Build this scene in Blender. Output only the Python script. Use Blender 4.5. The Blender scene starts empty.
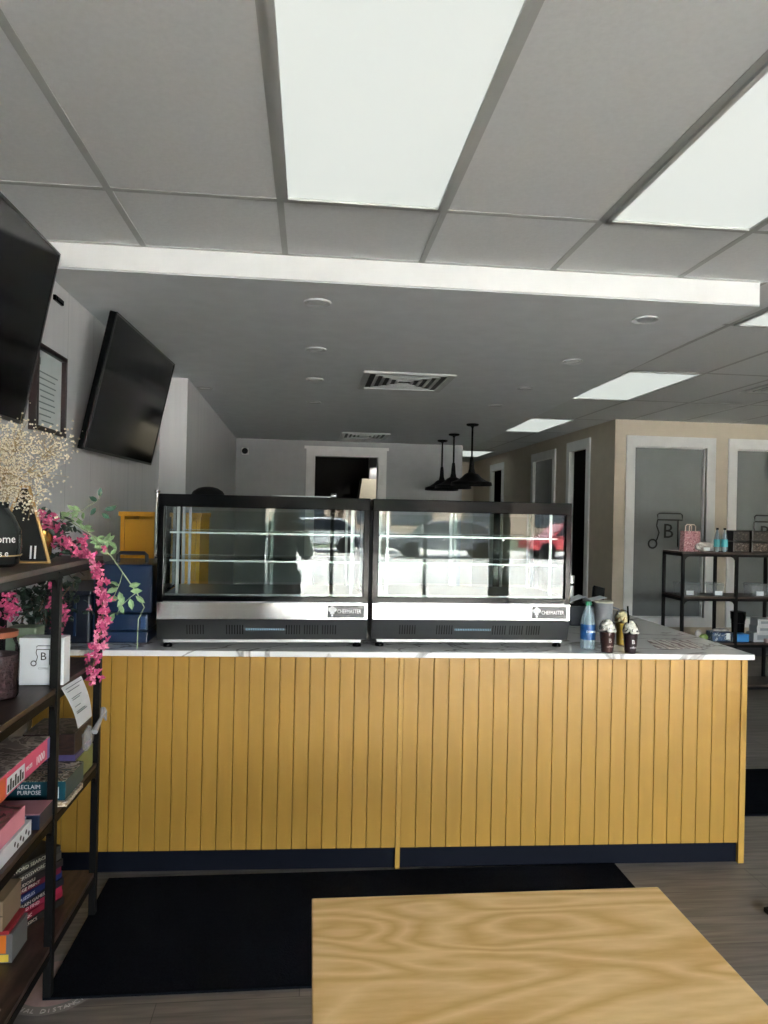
import bpy, bmesh, math, random
from mathutils import Vector, Matrix
random.seed(7)
sc = bpy.context.scene
COL = sc.collection
PI = math.pi

# ------------------------------------------------------------------ camera
yaw, pitch, roll = 0.1029, 0.0021, 0.0218
F = Vector((math.sin(yaw)*math.cos(pitch), math.cos(yaw)*math.cos(pitch), math.sin(pitch)))
R0 = Vector((math.cos(yaw), -math.sin(yaw), 0)); U0 = R0.cross(F)
RR = math.cos(roll)*R0 + math.sin(roll)*U0; UU = -math.sin(roll)*R0 + math.cos(roll)*U0
cd = bpy.data.cameras.new('camera'); cam = bpy.data.objects.new('camera', cd); COL.objects.link(cam)
m = Matrix.Identity(4)
for i in range(3):
    m[i][0] = RR[i]; m[i][1] = UU[i]; m[i][2] = -F[i]
m[2][3] = 1.5721
cam.matrix_world = m
cd.sensor_fit = 'HORIZONTAL'; cd.sensor_width = 36; cd.lens = 36*716.6/768; cd.clip_start = 0.02; cd.clip_end = 300
sc.camera = cam

# ------------------------------------------------------------------ world, sun, exposure
w = bpy.data.worlds.new('world'); sc.world = w; w.use_nodes = True
nt = w.node_tree; nt.nodes.clear()
wo = nt.nodes.new('ShaderNodeOutputWorld'); bg = nt.nodes.new('ShaderNodeBackground')
tc = nt.nodes.new('ShaderNodeTexCoord'); sx = nt.nodes.new('ShaderNodeSeparateXYZ'); cr = nt.nodes.new('ShaderNodeValToRGB')
nt.links.new(tc.outputs['Generated'], sx.inputs[0]); nt.links.new(sx.outputs['Z'], cr.inputs[0])
cr.color_ramp.elements[0].color = (0.93, 0.97, 1.0, 1); cr.color_ramp.elements[1].color = (0.62, 0.78, 1.0, 1)
cr.color_ramp.elements[1].position = 0.8
nt.links.new(cr.outputs[0], bg.inputs[0]); nt.links.new(bg.outputs[0], wo.inputs[0])
bg.inputs[1].default_value = 12.0
sl = bpy.data.lights.new('sun', 'SUN'); so = bpy.data.objects.new('sun', sl); COL.objects.link(so)
sl.energy = 150; sl.angle = 0.01; sl.color = (1, 0.96, 0.9)
so.rotation_euler = Vector((0.35, -0.75, -1.15)).to_track_quat('-Z', 'Y').to_euler(); so.location = (0, 0, 12)
for i, (xa, xb) in enumerate(((-0.40, 2.65), (2.85, 5.6))):      # portals of the storefront openings guide the sky light
    al = bpy.data.lights.new('window_portal', 'AREA'); ao = bpy.data.objects.new('window_portal', al); COL.objects.link(ao)
    al.shape = 'RECTANGLE'; al.size = xb-xa; al.size_y = 2.35; al.cycles.is_portal = True
    ao.location = ((xa+xb)/2, -4.22, 1.33); ao.rotation_euler = (PI/2, 0, 0)
vs = sc.view_settings; vs.view_transform = 'Standard'; vs.look = 'None'; vs.exposure = 1.27; vs.gamma = 1; vs.use_curve_mapping = False
cy = sc.cycles; cy.use_denoising = True; cy.max_bounces = 10; cy.diffuse_bounces = 6; cy.glossy_bounces = 5
cy.transmission_bounces = 8; cy.transparent_max_bounces = 24; cy.sample_clamp_indirect = 12; cy.caustics_reflective = False; cy.caustics_refractive = False

# ------------------------------------------------------------------ materials
def lin(c):
    if isinstance(c, str):
        c = [int(c[i:i+2], 16)/255 for i in (0, 2, 4)]
    return tuple(((x/12.92) if x <= .04045 else ((x+.055)/1.055)**2.4) for x in c) + (1,)
MC = {}
def mat(name, col, rough=.6, metal=0, var=0.0, scale=8, bump=0.0, stretch=(1, 1, 1), spec=.5, coat=0, sheen=0):
    if name in MC: return MC[name]
    mt = bpy.data.materials.new(name); mt.use_nodes = True; MC[name] = mt
    n = mt.node_tree; b = n.nodes['Principled BSDF']
    c = lin(col); b.inputs['Base Color'].default_value = c; b.inputs['Roughness'].default_value = rough
    b.inputs['Metallic'].default_value = metal; b.inputs['Specular IOR Level'].default_value = spec
    b.inputs['Coat Weight'].default_value = coat
    tcn = n.nodes.new('ShaderNodeTexCoord'); mp = n.nodes.new('ShaderNodeMapping'); mp.inputs['Scale'].default_value = stretch
    nz = n.nodes.new('ShaderNodeTexNoise'); nz.inputs['Scale'].default_value = scale; nz.inputs['Detail'].default_value = 4
    n.links.new(tcn.outputs['Object'], mp.inputs[0]); n.links.new(mp.outputs[0], nz.inputs[0])
    v = var if var else .04
    r = n.nodes.new('ShaderNodeValToRGB')
    r.color_ramp.elements[0].position = .3; r.color_ramp.elements[1].position = .7
    r.color_ramp.elements[0].color = tuple(x*(1-v) for x in c[:3])+(1,); r.color_ramp.elements[1].color = tuple(min(1, x*(1+v)) for x in c[:3])+(1,)
    n.links.new(nz.outputs['Fac'], r.inputs[0]); n.links.new(r.outputs[0], b.inputs['Base Color'])
    if bump:
        bp = n.nodes.new('ShaderNodeBump'); bp.inputs['Strength'].default_value = bump; bp.inputs['Distance'].default_value = .01
        n.links.new(nz.outputs['Fac'], bp.inputs['Height']); n.links.new(bp.outputs[0], b.inputs['Normal'])
    return mt
def emis(name, col, s):
    if name in MC: return MC[name]
    mt = bpy.data.materials.new(name); mt.use_nodes = True; MC[name] = mt
    b = mt.node_tree.nodes['Principled BSDF']; b.inputs['Base Color'].default_value = (.3, .3, .3, 1)
    b.inputs['Emission Color'].default_value = lin(col); b.inputs['Emission Strength'].default_value = s; b.inputs['Roughness'].default_value = .7
    return mt
def glass(name, tint='ffffff', ior=1.5, rough=.01):
    if name in MC: return MC[name]
    mt = bpy.data.materials.new(name); mt.use_nodes = True; MC[name] = mt
    n = mt.node_tree; n.nodes.clear(); o = n.nodes.new('ShaderNodeOutputMaterial')
    t = n.nodes.new('ShaderNodeBsdfTransparent'); g = n.nodes.new('ShaderNodeBsdfGlossy'); f = n.nodes.new('ShaderNodeFresnel'); x = n.nodes.new('ShaderNodeMixShader')
    t.inputs[0].default_value = lin(tint); g.inputs['Roughness'].default_value = rough; f.inputs[0].default_value = ior
    n.links.new(f.outputs[0], x.inputs[0]); n.links.new(t.outputs[0], x.inputs[1]); n.links.new(g.outputs[0], x.inputs[2]); n.links.new(x.outputs[0], o.inputs[0])
    return mt
def film(name, col, alpha, rough=.15):
    """thin cloudy plastic: part see-through, part diffuse"""
    if name in MC: return MC[name]
    mt = bpy.data.materials.new(name); mt.use_nodes = True; MC[name] = mt
    b = mt.node_tree.nodes['Principled BSDF']; b.inputs['Base Color'].default_value = lin(col); b.inputs['Alpha'].default_value = alpha; b.inputs['Roughness'].default_value = rough
    return mt
def wood(name, dark, light, rough=.5, scale=3.0, axis='X', ring=9, coat=0, lo=.25, hi=.8):
    """long-grained wood; grain runs along the given axis"""
    if name in MC: return MC[name]
    mt = bpy.data.materials.new(name); mt.use_nodes = True; MC[name] = mt
    n = mt.node_tree; b = n.nodes['Principled BSDF']; b.inputs['Roughness'].default_value = rough; b.inputs['Coat Weight'].default_value = coat
    tcn = n.nodes.new('ShaderNodeTexCoord'); mp = n.nodes.new('ShaderNodeMapping')
    s = [scale*3]*3; s['XYZ'.index(axis)] = scale*.6; mp.inputs['Scale'].default_value = s
    nz = n.nodes.new('ShaderNodeTexNoise'); nz.inputs['Scale'].default_value = .8; nz.inputs['Detail'].default_value = 2; nz.inputs['Distortion'].default_value = .6
    ml = n.nodes.new('ShaderNodeMath'); ml.operation = 'MULTIPLY'; ml.inputs[1].default_value = ring
    fr = n.nodes.new('ShaderNodeMath'); fr.operation = 'PINGPONG'; fr.inputs[1].default_value = .5
    fine = n.nodes.new('ShaderNodeTexNoise'); fine.inputs['Scale'].default_value = 14; fine.inputs['Detail'].default_value = 3
    ad = n.nodes.new('ShaderNodeMath'); ad.operation = 'MULTIPLY_ADD'; ad.inputs[1].default_value = .5
    r = n.nodes.new('ShaderNodeValToRGB'); r.color_ramp.elements[0].color = lin(dark); r.color_ramp.elements[1].color = lin(light)
    r.color_ramp.elements[0].position = lo; r.color_ramp.elements[1].position = hi
    L = n.links.new
    L(tcn.outputs['Object'], mp.inputs[0]); L(mp.outputs[0], nz.inputs[0]); L(mp.outputs[0], fine.inputs[0])
    L(nz.outputs['Fac'], ml.inputs[0]); L(ml.outputs[0], fr.inputs[0]); L(fr.outputs[0], ad.inputs[2]); L(fine.outputs['Fac'], ad.inputs[0])
    L(ad.outputs[0], r.inputs[0]); L(r.outputs[0], b.inputs['Base Color'])
    return mt
def picture(name, cols, scale=14, rough=.35):
    """printed picture: patches of several colours"""
    if name in MC: return MC[name]
    mt = bpy.data.materials.new(name); mt.use_nodes = True; MC[name] = mt
    n = mt.node_tree; b = n.nodes['Principled BSDF']; b.inputs['Roughness'].default_value = rough
    tcn = n.nodes.new('ShaderNodeTexCoord'); vz = n.nodes.new('ShaderNodeTexNoise'); vz.inputs['Scale'].default_value = scale; vz.inputs['Detail'].default_value = 3; vz.inputs['Distortion'].default_value = 1.5
    r = n.nodes.new('ShaderNodeValToRGB'); r.color_ramp.interpolation = 'CONSTANT'
    while len(r.color_ramp.elements) < len(cols): r.color_ramp.elements.new(.5)
    for i, c in enumerate(cols):
        e = r.color_ramp.elements[i]; e.position = 0 if i == 0 else .34+.32*i/len(cols); e.color = lin(c)
    n.links.new(tcn.outputs['Object'], vz.inputs[0]); n.links.new(vz.outputs['Fac'], r.inputs[0]); n.links.new(r.outputs[0], b.inputs['Base Color'])
    return mt
def floor_mat():
    mt = bpy.data.materials.new('vinyl_planks'); mt.use_nodes = True; n = mt.node_tree; L = n.links.new
    b = n.nodes['Principled BSDF']; b.inputs['Roughness'].default_value = .42
    tcn = n.nodes.new('ShaderNodeTexCoord')
    br = n.nodes.new('ShaderNodeTexBrick'); br.inputs['Scale'].default_value = 1; br.inputs['Brick Width'].default_value = 1.22; br.inputs['Row Height'].default_value = .18
    br.inputs['Mortar Size'].default_value = .0015; br.offset = .37; br.inputs['Color1'].default_value = lin('6f6966'); br.inputs['Color2'].default_value = lin('7d7772'); br.inputs['Mortar'].default_value = lin('4a4643')
    mp = n.nodes.new('ShaderNodeMapping'); mp.inputs['Scale'].default_value = (1.6, 22, 1)
    nz = n.nodes.new('ShaderNodeTexNoise'); nz.inputs['Scale'].default_value = 2.2; nz.inputs['Detail'].default_value = 6; nz.inputs['Distortion'].default_value = .4
    r = n.nodes.new('ShaderNodeValToRGB'); r.color_ramp.elements[0].color = (.55, .54, .53, 1); r.color_ramp.elements[1].color = (1.15, 1.13, 1.1, 1); r.color_ramp.elements[0].position = .3; r.color_ramp.elements[1].position = .72
    mx = n.nodes.new('ShaderNodeMix'); mx.data_type = 'RGBA'; mx.blend_type = 'MULTIPLY'; mx.inputs[0].default_value = 1
    L(tcn.outputs['Object'], br.inputs[0]); L(tcn.outputs['Object'], mp.inputs[0]); L(mp.outputs[0], nz.inputs[0]); L(nz.outputs['Fac'], r.inputs[0])
    L(br.outputs['Color'], mx.inputs[6]); L(r.outputs[0], mx.inputs[7]); L(mx.outputs[2], b.inputs['Base Color'])
    return mt
def marble_mat():
    mt = bpy.data.materials.new('marble'); mt.use_nodes = True; n = mt.node_tree; L = n.links.new
    b = n.nodes['Principled BSDF']; b.inputs['Roughness'].default_value = .12; b.inputs['Specular IOR Level'].default_value = .7
    tcn = n.nodes.new('ShaderNodeTexCoord'); mp = n.nodes.new('ShaderNodeMapping'); mp.inputs['Rotation'].default_value = (0, 0, -.9); mp.inputs['Scale'].default_value = (1, 2.4, 1)
    nz = n.nodes.new('ShaderNodeTexNoise'); nz.inputs['Scale'].default_value = 1.7; nz.inputs['Detail'].default_value = 7; nz.inputs['Distortion'].default_value = 1.2
    a = n.nodes.new('ShaderNodeMath'); a.operation = 'SUBTRACT'; a.inputs[1].default_value = .5
    c = n.nodes.new('ShaderNodeMath'); c.operation = 'ABSOLUTE'
    r = n.nodes.new('ShaderNodeValToRGB'); e = r.color_ramp.elements
    e[0].color = lin('9a9794'); e[0].position = 0; e[1].color = lin('ededeb'); e[1].position = .022
    e2 = e.new(.007); e2.color = lin('b4b1ad')
    L(tcn.outputs['Object'], mp.inputs[0]); L(mp.outputs[0], nz.inputs[0]); L(nz.outputs['Fac'], a.inputs[0]); L(a.outputs[0], c.inputs[0]); L(c.outputs[0], r.inputs[0]); L(r.outputs[0], b.inputs['Base Color'])
    return mt
def panel_wall_mat():
    mt = bpy.data.materials.new('white_wall_panels'); mt.use_nodes = True; n = mt.node_tree; L = n.links.new
    b = n.nodes['Principled BSDF']; b.inputs['Roughness'].default_value = .6
    tcn = n.nodes.new('ShaderNodeTexCoord'); mp = n.nodes.new('ShaderNodeMapping'); mp.inputs['Scale'].default_value = (14, 14, .7)
    nz = n.nodes.new('ShaderNodeTexNoise'); nz.inputs['Scale'].default_value = 1.5; nz.inputs['Detail'].default_value = 6
    r = n.nodes.new('ShaderNodeValToRGB'); r.color_ramp.elements[0].color = lin('cccdd0'); r.color_ramp.elements[1].color = lin('d3d4d6'); r.color_ramp.elements[0].position = .3; r.color_ramp.elements[1].position = .7
    sp = n.nodes.new('ShaderNodeSeparateXYZ')
    dv = n.nodes.new('ShaderNodeMath'); dv.operation = 'PINGPONG'; dv.inputs[1].default_value = .2
    lt = n.nodes.new('ShaderNodeMath'); lt.operation = 'LESS_THAN'; lt.inputs[1].default_value = .003
    mx = n.nodes.new('ShaderNodeMix'); mx.data_type = 'RGBA'; mx.inputs[7].default_value = lin('b4b5b8')
    L(tcn.outputs['Object'], mp.inputs[0]); L(mp.outputs[0], nz.inputs[0]); L(nz.outputs['Fac'], r.inputs[0]); L(tcn.outputs['Object'], sp.inputs[0]); L(sp.outputs['Y'], dv.inputs[0]); L(dv.outputs[0], lt.inputs[0])
    L(r.outputs[0], mx.inputs[6]); L(lt.outputs[0], mx.inputs[0]); L(mx.outputs[2], b.inputs['Base Color'])
    return mt
def stripes_mat():
    mt = bpy.data.materials.new('patterned_paper'); mt.use_nodes = True; n = mt.node_tree; L = n.links.new
    b = n.nodes['Principled BSDF']; b.inputs['Roughness'].default_value = .6
    tcn = n.nodes.new('ShaderNodeTexCoord'); wv = n.nodes.new('ShaderNodeTexWave'); wv.inputs['Scale'].default_value = 9; wv.inputs['Distortion'].default_value = 4; wv.inputs['Detail'].default_value = 2
    r = n.nodes.new('ShaderNodeValToRGB'); r.color_ramp.elements[0].color = lin('857270'); r.color_ramp.elements[1].color = lin('dcd8d2'); r.color_ramp.elements[0].position = .25; r.color_ramp.elements[1].position = .45
    L(tcn.outputs['Object'], wv.inputs[0]); L(wv.outputs['Fac'], r.inputs[0]); L(r.outputs[0], b.inputs['Base Color'])
    return mt

WHITE = mat('white_paint', 'e4e5e4', .5); CEILP = mat('white_ceiling_paint', 'd3d6d8', .8)
TILE = mat('ceiling_tile', 'cdcfcf', .9, var=.03, scale=60, bump=.1); TBAR = mat('grid_bar', 'a2a4a2', .55)  # grid bars greyer than the tiles: their backlit look is put into the colour
BLACK = mat('black_metal', '0e0e0e', .5, spec=.15); BLK2 = mat('black_plastic', '060708', .12, spec=.07); BEIGE = mat('beige_wall_paint', 'c2b8a7', .8)
GREYW = mat('grey_wall_paint', 'a9acae', .85); YEL = mat('mustard_paint', 'a27c30', .42, var=.05, scale=5, stretch=(6, 6, .6)); YELD = mat('mustard_groove', '7a5a1e', .8)
NAVY = mat('navy_paint', '0c101a', .5, spec=.1); MARB = marble_mat(); FLOOR = floor_mat(); PANEL = panel_wall_mat()
STEEL = mat('brushed_steel', 'b8b9b8', .13, 1, var=.06, scale=3, stretch=(.5, 60, 60)); STEELD = mat('dark_steel', '77787a', .3, 1, var=.06, scale=3, stretch=(.5, 60, 60))
CHROME = mat('chrome', 'd8d8d8', .1, 1); GL = glass('clear_glass'); GLF = glass('case_glass', 'f6faf8', 1.34); GLR = glass('rear_glass', 'f4f8f6', 1.16); PLG = glass('clear_plastic', 'f8fafb', 1.22, .1)
SHELFW = wood('walnut_board', '2d211c', '4d3a31', .45, 4, 'X', 6); MATM = mat('mat_rubber', '121418', 1.0, var=.25, scale=160, bump=.3, spec=.0)
TABLEW = wood('ash_wood', 'cfa562', 'ebc88f', .38, 1.9, 'X', 15, coat=.1)
FROST = mat('frosted_film', '6f7475', .35); DARKR = mat('dim_room_tone', '2b2a2a', .9); BLACKR = mat('unlit_black_tone', '0c0c0c', .9)  # both room colours hold the dimness of unlit rooms
SCREEN = mat('tv_screen', '040405', .1, spec=.2); WTXT = mat('white_print', 'eeeeee', .5); BTXT = mat('black_print', '1c1c1c', .5)
PAPER = mat('white_paper', 'e6eaee', .6); PINK = mat('pink_blossom', 'c4507e', .6, var=.25, scale=40); PINK2 = mat('pale_pink_blossom', 'e58aa8', .6, var=.2, scale=40)
LEAF = mat('green_leaf', '7d9a6e', .5, var=.25, scale=30); LEAFD = mat('dark_green_leaf', '1d2f24', .5, var=.3, scale=30); STEMG = mat('green_stem', '8d9a78', .6); STEMB = mat('brown_stem', '6b513c', .7)
CREAM = mat('cream_blossom', 'efe5cf', .8, var=.15, scale=80)

# ------------------------------------------------------------------ mesh helpers
class MB:
    def __init__(s): s.b = bmesh.new()
    def _x(s, n0, M):
        vs = s.b.verts[n0:] if False else [v for v in s.b.verts if v.index < 0]
    def add(s, verts, faces):
        vv = [s.b.verts.new(v) for v in verts]
        for f in faces:
            try: s.b.faces.new([vv[i] for i in f])
            except ValueError: pass
        return vv
    def box(s, x0, x1, y0, y1, z0, z1, M=None):
        P = [Vector(p) for p in ((x0,y0,z0),(x1,y0,z0),(x1,y1,z0),(x0,y1,z0),(x0,y0,z1),(x1,y0,z1),(x1,y1,z1),(x0,y1,z1))]
        if M is not None: P = [M @ p for p in P]
        s.add(P, [(0,3,2,1),(4,5,6,7),(0,1,5,4),(1,2,6,5),(2,3,7,6),(3,0,4,7)]); return s
    def prism(s, poly, d0, d1, f):
        """poly of 2D points, f(u,v,d)->3D"""
        n = len(poly); A = [f(u, v, d0) for u, v in poly]; B = [f(u, v, d1) for u, v in poly]
        s.add(A+B, [tuple(range(n))[::-1], tuple(range(n, 2*n))]+[(i, (i+1) % n, n+(i+1) % n, n+i) for i in range(n)]); return s
    def tube(s, pts, r, n=8, closed=False):
        pts = [Vector(p) for p in pts]; rs = r if isinstance(r, (list, tuple)) else [r]*len(pts); N = len(pts); rings = []
        up = None
        for i, p in enumerate(pts):
            a = pts[(i-1) % N] if (i > 0 or closed) else p; c = pts[(i+1) % N] if (i < N-1 or closed) else p
            t = (c-a).normalized()
            if up is None:
                up = Vector((0, 0, 1)) if abs(t.z) < .9 else Vector((1, 0, 0))
            u = (up - t*up.dot(t)).normalized(); up = u; v = t.cross(u)
            rings.append([s.b.verts.new(p+(u*math.cos(2*PI*k/n)+v*math.sin(2*PI*k/n))*rs[i]) for k in range(n)])
        for i in range(N if closed else N-1):
            A = rings[i]; B = rings[(i+1) % N]
            for k in range(n):
                try: s.b.faces.new((A[k], A[(k+1) % n], B[(k+1) % n], B[k]))
                except ValueError: pass
        if not closed:
            s.b.faces.new(rings[0][::-1]); s.b.faces.new(rings[-1])
        return s
    def lathe(s, prof, c=(0, 0, 0), n=24, M=None, cap=True):
        c = Vector(c); rings = []
        for r, z in prof:
            P = [Vector((r*math.cos(2*PI*k/n), r*math.sin(2*PI*k/n), z)) for k in range(n)]
            if M is not None: P = [M @ p for p in P]
            rings.append([s.b.verts.new(p+c) for p in P])
        for A, B in zip(rings, rings[1:]):
            for k in range(n): s.b.faces.new((A[k], A[(k+1) % n], B[(k+1) % n], B[k]))
        if cap:
            if prof[0][0] > 1e-5: s.b.faces.new(rings[0][::-1])
            if prof[-1][0] > 1e-5: s.b.faces.new(rings[-1])
        return s
    def ball(s, c, r, sub=1, sc_=(1, 1, 1), M=None):
        g = bmesh.ops.create_icosphere(s.b, subdivisions=sub, radius=r)['verts']
        for v in g:
            p = Vector((v.co.x*sc_[0], v.co.y*sc_[1], v.co.z*sc_[2]))
            if M is not None: p = M @ p
            v.co = p+Vector(c)
        return s
    def leaf(s, c, d, L, W, n=None):
        """pointed leaf from c along d"""
        c = Vector(c); d = Vector(d).normalized(); n = Vector(n) if n is not None else Vector((random.uniform(-1, 1), random.uniform(-1, 1), random.uniform(-1, 1)))
        sd = d.cross(n); sd = sd.normalized() if sd.length > 1e-4 else Vector((1, 0, 0)); nn = sd.cross(d).normalized()
        P = [c, c+d*L*.3+sd*W*.42, c+d*L*.62+sd*W*.42, c+d*L, c+d*L*.62-sd*W*.42, c+d*L*.3-sd*W*.42, c+d*L*.3-nn*W*.15, c+d*L*.65-nn*W*.15]
        Q = [p+nn*.0006 for p in P]
        s.add(P+Q, [(0, 1, 6), (1, 2, 7, 6), (2, 3, 7), (3, 4, 7), (4, 5, 6, 7), (5, 0, 6), (8, 14, 9), (9, 14, 15, 10), (10, 15, 11), (11, 15, 12), (12, 15, 14, 13), (13, 14, 8),
                    (0, 8, 9, 1), (1, 9, 10, 2), (2, 10, 11, 3), (3, 11, 12, 4), (4, 12, 13, 5), (5, 13, 8, 0)]); return s
    def build(s, name, mt, parent=None, bevel=0, smooth=False, kind=None, loc=None):
        me = bpy.data.meshes.new(name)
        off = Vector((0, 0, 0))
        if parent is not None and not parent.get('_local'):
            off = world_loc(parent)
        elif loc is not None: off = Vector(loc)
        for v in s.b.verts: v.co -= off
        bmesh.ops.recalc_face_normals(s.b, faces=s.b.faces[:])
        s.b.to_mesh(me); s.b.free(); me.materials.append(mt)
        if smooth:
            for p in me.polygons: p.use_smooth = True
            me.set_sharp_from_angle(angle=math.radians(38))
        o = bpy.data.objects.new(name, me); COL.objects.link(o)
        if parent is not None: o.parent = parent
        if parent is None: o.location = off
        if parent is not None and parent.get('_local'): o['_local'] = 1
        if bevel:
            bv = o.modifiers.new('bevel', 'BEVEL'); bv.width = bevel; bv.segments = 2; bv.limit_method = 'ANGLE'
        if kind: o['kind'] = kind
        return o
def world_loc(o):
    v = Vector((0, 0, 0))
    while o is not None: v += o.location; o = o.parent
    return v
def tag(o, label, cat, group=None):
    o['label'] = label; o['category'] = cat
    if group: o['group'] = group
    return o
def thing(name, label, cat, loc=(0, 0, 0), rz=0, group=None, local=False):
    """an Empty at the thing's base; local=True: its parts are written in the thing's own coordinates"""
    o = bpy.data.objects.new(name, None); COL.objects.link(o); o.location = loc; o.rotation_euler = (0, 0, rz); o.empty_display_size = .05
    if local: o['_local'] = 1
    return tag(o, label, cat, group)
def copy_tree(o, parent=None):
    c = o.copy(); COL.objects.link(c); c.parent = parent
    for ch in list(o.children): copy_tree(ch, c)
    return c
def box(name, mt, x0, x1, y0, y1, z0, z1, parent=None, bevel=0, kind=None):
    return MB().box(x0, x1, y0, y1, z0, z1).build(name, mt, parent, bevel, kind=kind, loc=None if (parent is not None or kind) else ((x0+x1)/2, (y0+y1)/2, z0))
def text(s, size, org, xd, ud, mt, parent, name='lettering', align='LEFT', sx_=1.0, ext=.0004):
    cu = bpy.data.curves.new('t', 'FONT'); cu.body = s; cu.size = size; cu.align_x = align; cu.extrude = ext; cu.resolution_u = 2
    t = bpy.data.objects.new('t', cu); COL.objects.link(t); bpy.context.view_layer.update()
    me = bpy.data.meshes.new_from_object(t.evaluated_get(bpy.context.evaluated_depsgraph_get()))
    bpy.data.objects.remove(t); bpy.data.curves.remove(cu)
    xd = Vector(xd).normalized(); ud = Vector(ud).normalized(); nd = xd.cross(ud)
    off = Vector((0, 0, 0)) if parent.get('_local') else world_loc(parent)
    for v in me.vertices: v.co = Vector(org)-off+xd*v.co.x*sx_+ud*v.co.y+nd*v.co.z
    me.materials.clear(); me.materials.append(mt); o = bpy.data.objects.new(name, me); COL.objects.link(o); o.parent = parent
    if parent.get('_local'): o['_local'] = 1
    return o

# ------------------------------------------------------------------ the room
HC, HS = 2.711, 2.60
box('floor', FLOOR, -1.4, 6.7, -4.2, 15.2, -.1, 0, kind='structure')
wl = MB(); wl.box(-1.32, -1.18, -4.2, 5.75, 0, 3.1); wl.prism([(-1.32, 5.75), (-.975, 5.75), (-1.07, 10.5), (-1.32, 10.5)], 0, 3.1, lambda u, v, d: (u, v, d)); wl.build('wall_left', PANEL, kind='structure')
wb = MB(); DX0, DX1, DZ = .04, .985, 2.385
wb.box(-1.3, DX0, 10.4, 10.55, 0, 3.1); wb.box(DX0, DX1, 10.4, 10.55, DZ, 3.1); wb.box(DX1, 2.22, 10.4, 10.55, 0, 3.1); wb.box(2.07, 2.22, 10.5, 15, 0, 3.1)
wb.build('wall_back', GREYW, kind='structure')
wr = MB(); wr.box(6.5, 6.65, -4.2, 8.1, 0, 3.1); wr.build('wall_right', BEIGE, kind='structure')
# partition with two frosted windows (faces the camera)
PY = 7.9; X0 = 3.46
W1 = (3.70, 4.57, .44, 2.41); W2 = (4.94, 5.81, .44, 2.41)
pw = MB(); xs = [X0, W1[0], W1[1], W2[0], W2[1], 6.5]
pw.box(X0, W1[0], PY, PY+.12, 0, 3.1); pw.box(W1[1], W2[0], PY, PY+.12, 0, 3.1); pw.box(W2[1], 6.5, PY, PY+.12, 0, 3.1)
for a in (W1, W2): pw.box(a[0], a[1], PY, PY+.12, 0, a[2]); pw.box(a[0], a[1], PY, PY+.12, a[3], 3.1)
pw.build('wall_partition', BEIGE, kind='structure')
# corridor wall with door, window, door
OP = [(8.72, 9.30, 0, 2.45), (9.98, 10.86, .9, 2.42), (12.72, 13.45, 0, 2.42)]
cw = MB(); y = PY+.12
for a in OP:
    cw.box(X0, X0+.04, y, a[0], 0, 3.1); cw.box(X0, X0+.04, a[0], a[1], a[3], 3.1)
    if a[2]: cw.box(X0, X0+.04, a[0], a[1], 0, a[2])
    y = a[1]
cw.box(X0, X0+.04, y, 15, 0, 3.1); cw.build('wall_corridor', BEIGE, kind='structure')
MB().box(2.05, 3.7, 15, 15.15, 0, 3.1).build('wall_end', BEIGE, kind='structure')
# dark rooms behind the openings
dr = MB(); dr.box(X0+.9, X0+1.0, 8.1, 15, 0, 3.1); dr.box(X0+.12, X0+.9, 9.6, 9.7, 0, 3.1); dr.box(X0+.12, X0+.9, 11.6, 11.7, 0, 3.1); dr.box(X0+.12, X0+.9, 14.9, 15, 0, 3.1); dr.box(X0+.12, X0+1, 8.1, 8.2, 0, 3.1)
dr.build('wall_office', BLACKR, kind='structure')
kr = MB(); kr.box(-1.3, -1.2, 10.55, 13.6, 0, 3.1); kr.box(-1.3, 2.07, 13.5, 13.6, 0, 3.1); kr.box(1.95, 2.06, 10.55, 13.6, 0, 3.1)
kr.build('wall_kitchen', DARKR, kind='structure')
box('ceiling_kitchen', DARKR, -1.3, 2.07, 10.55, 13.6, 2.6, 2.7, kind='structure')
# storefront wall behind the camera: openings to the street
sw = MB(); sw.box(-1.3, -.40, -4.2, -4.0, 0, 3.1); sw.box(2.65, 2.85, -4.2, -4.0, 0, 3.1); sw.box(5.6, 6.6, -4.2, -4.0, 0, 3.1)
sw.box(-.40, 5.6, -4.2, -4.0, 2.5, 3.1); sw.box(-.40, 5.6, -4.2, -4.0, 0, .15); sw.build('wall_front', BEIGE, kind='structure')
for i, (xa, xb) in enumerate(((-.40, 2.65), (2.85, 5.6))):
    wn = MB(); n_ = 3 if i == 0 else 2
    wn.box(xa, xb, -4.14, -4.06, .15, .2); wn.box(xa, xb, -4.14, -4.06, 2.45, 2.5)
    for k in range(n_+1):
        x = xa+(xb-xa-.05)*k/n_; wn.box(x, x+.05, -4.14, -4.06, .2, 2.45)
    f = wn.build('window_%d' % (i+1), mat('dark_aluminium', '2a2b2d', .4, .6), kind='structure')
    p = MB().box(xa+.02, xb-.02, -4.105, -4.095, .18, 2.47).build('glass_pane', GL, f)
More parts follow.
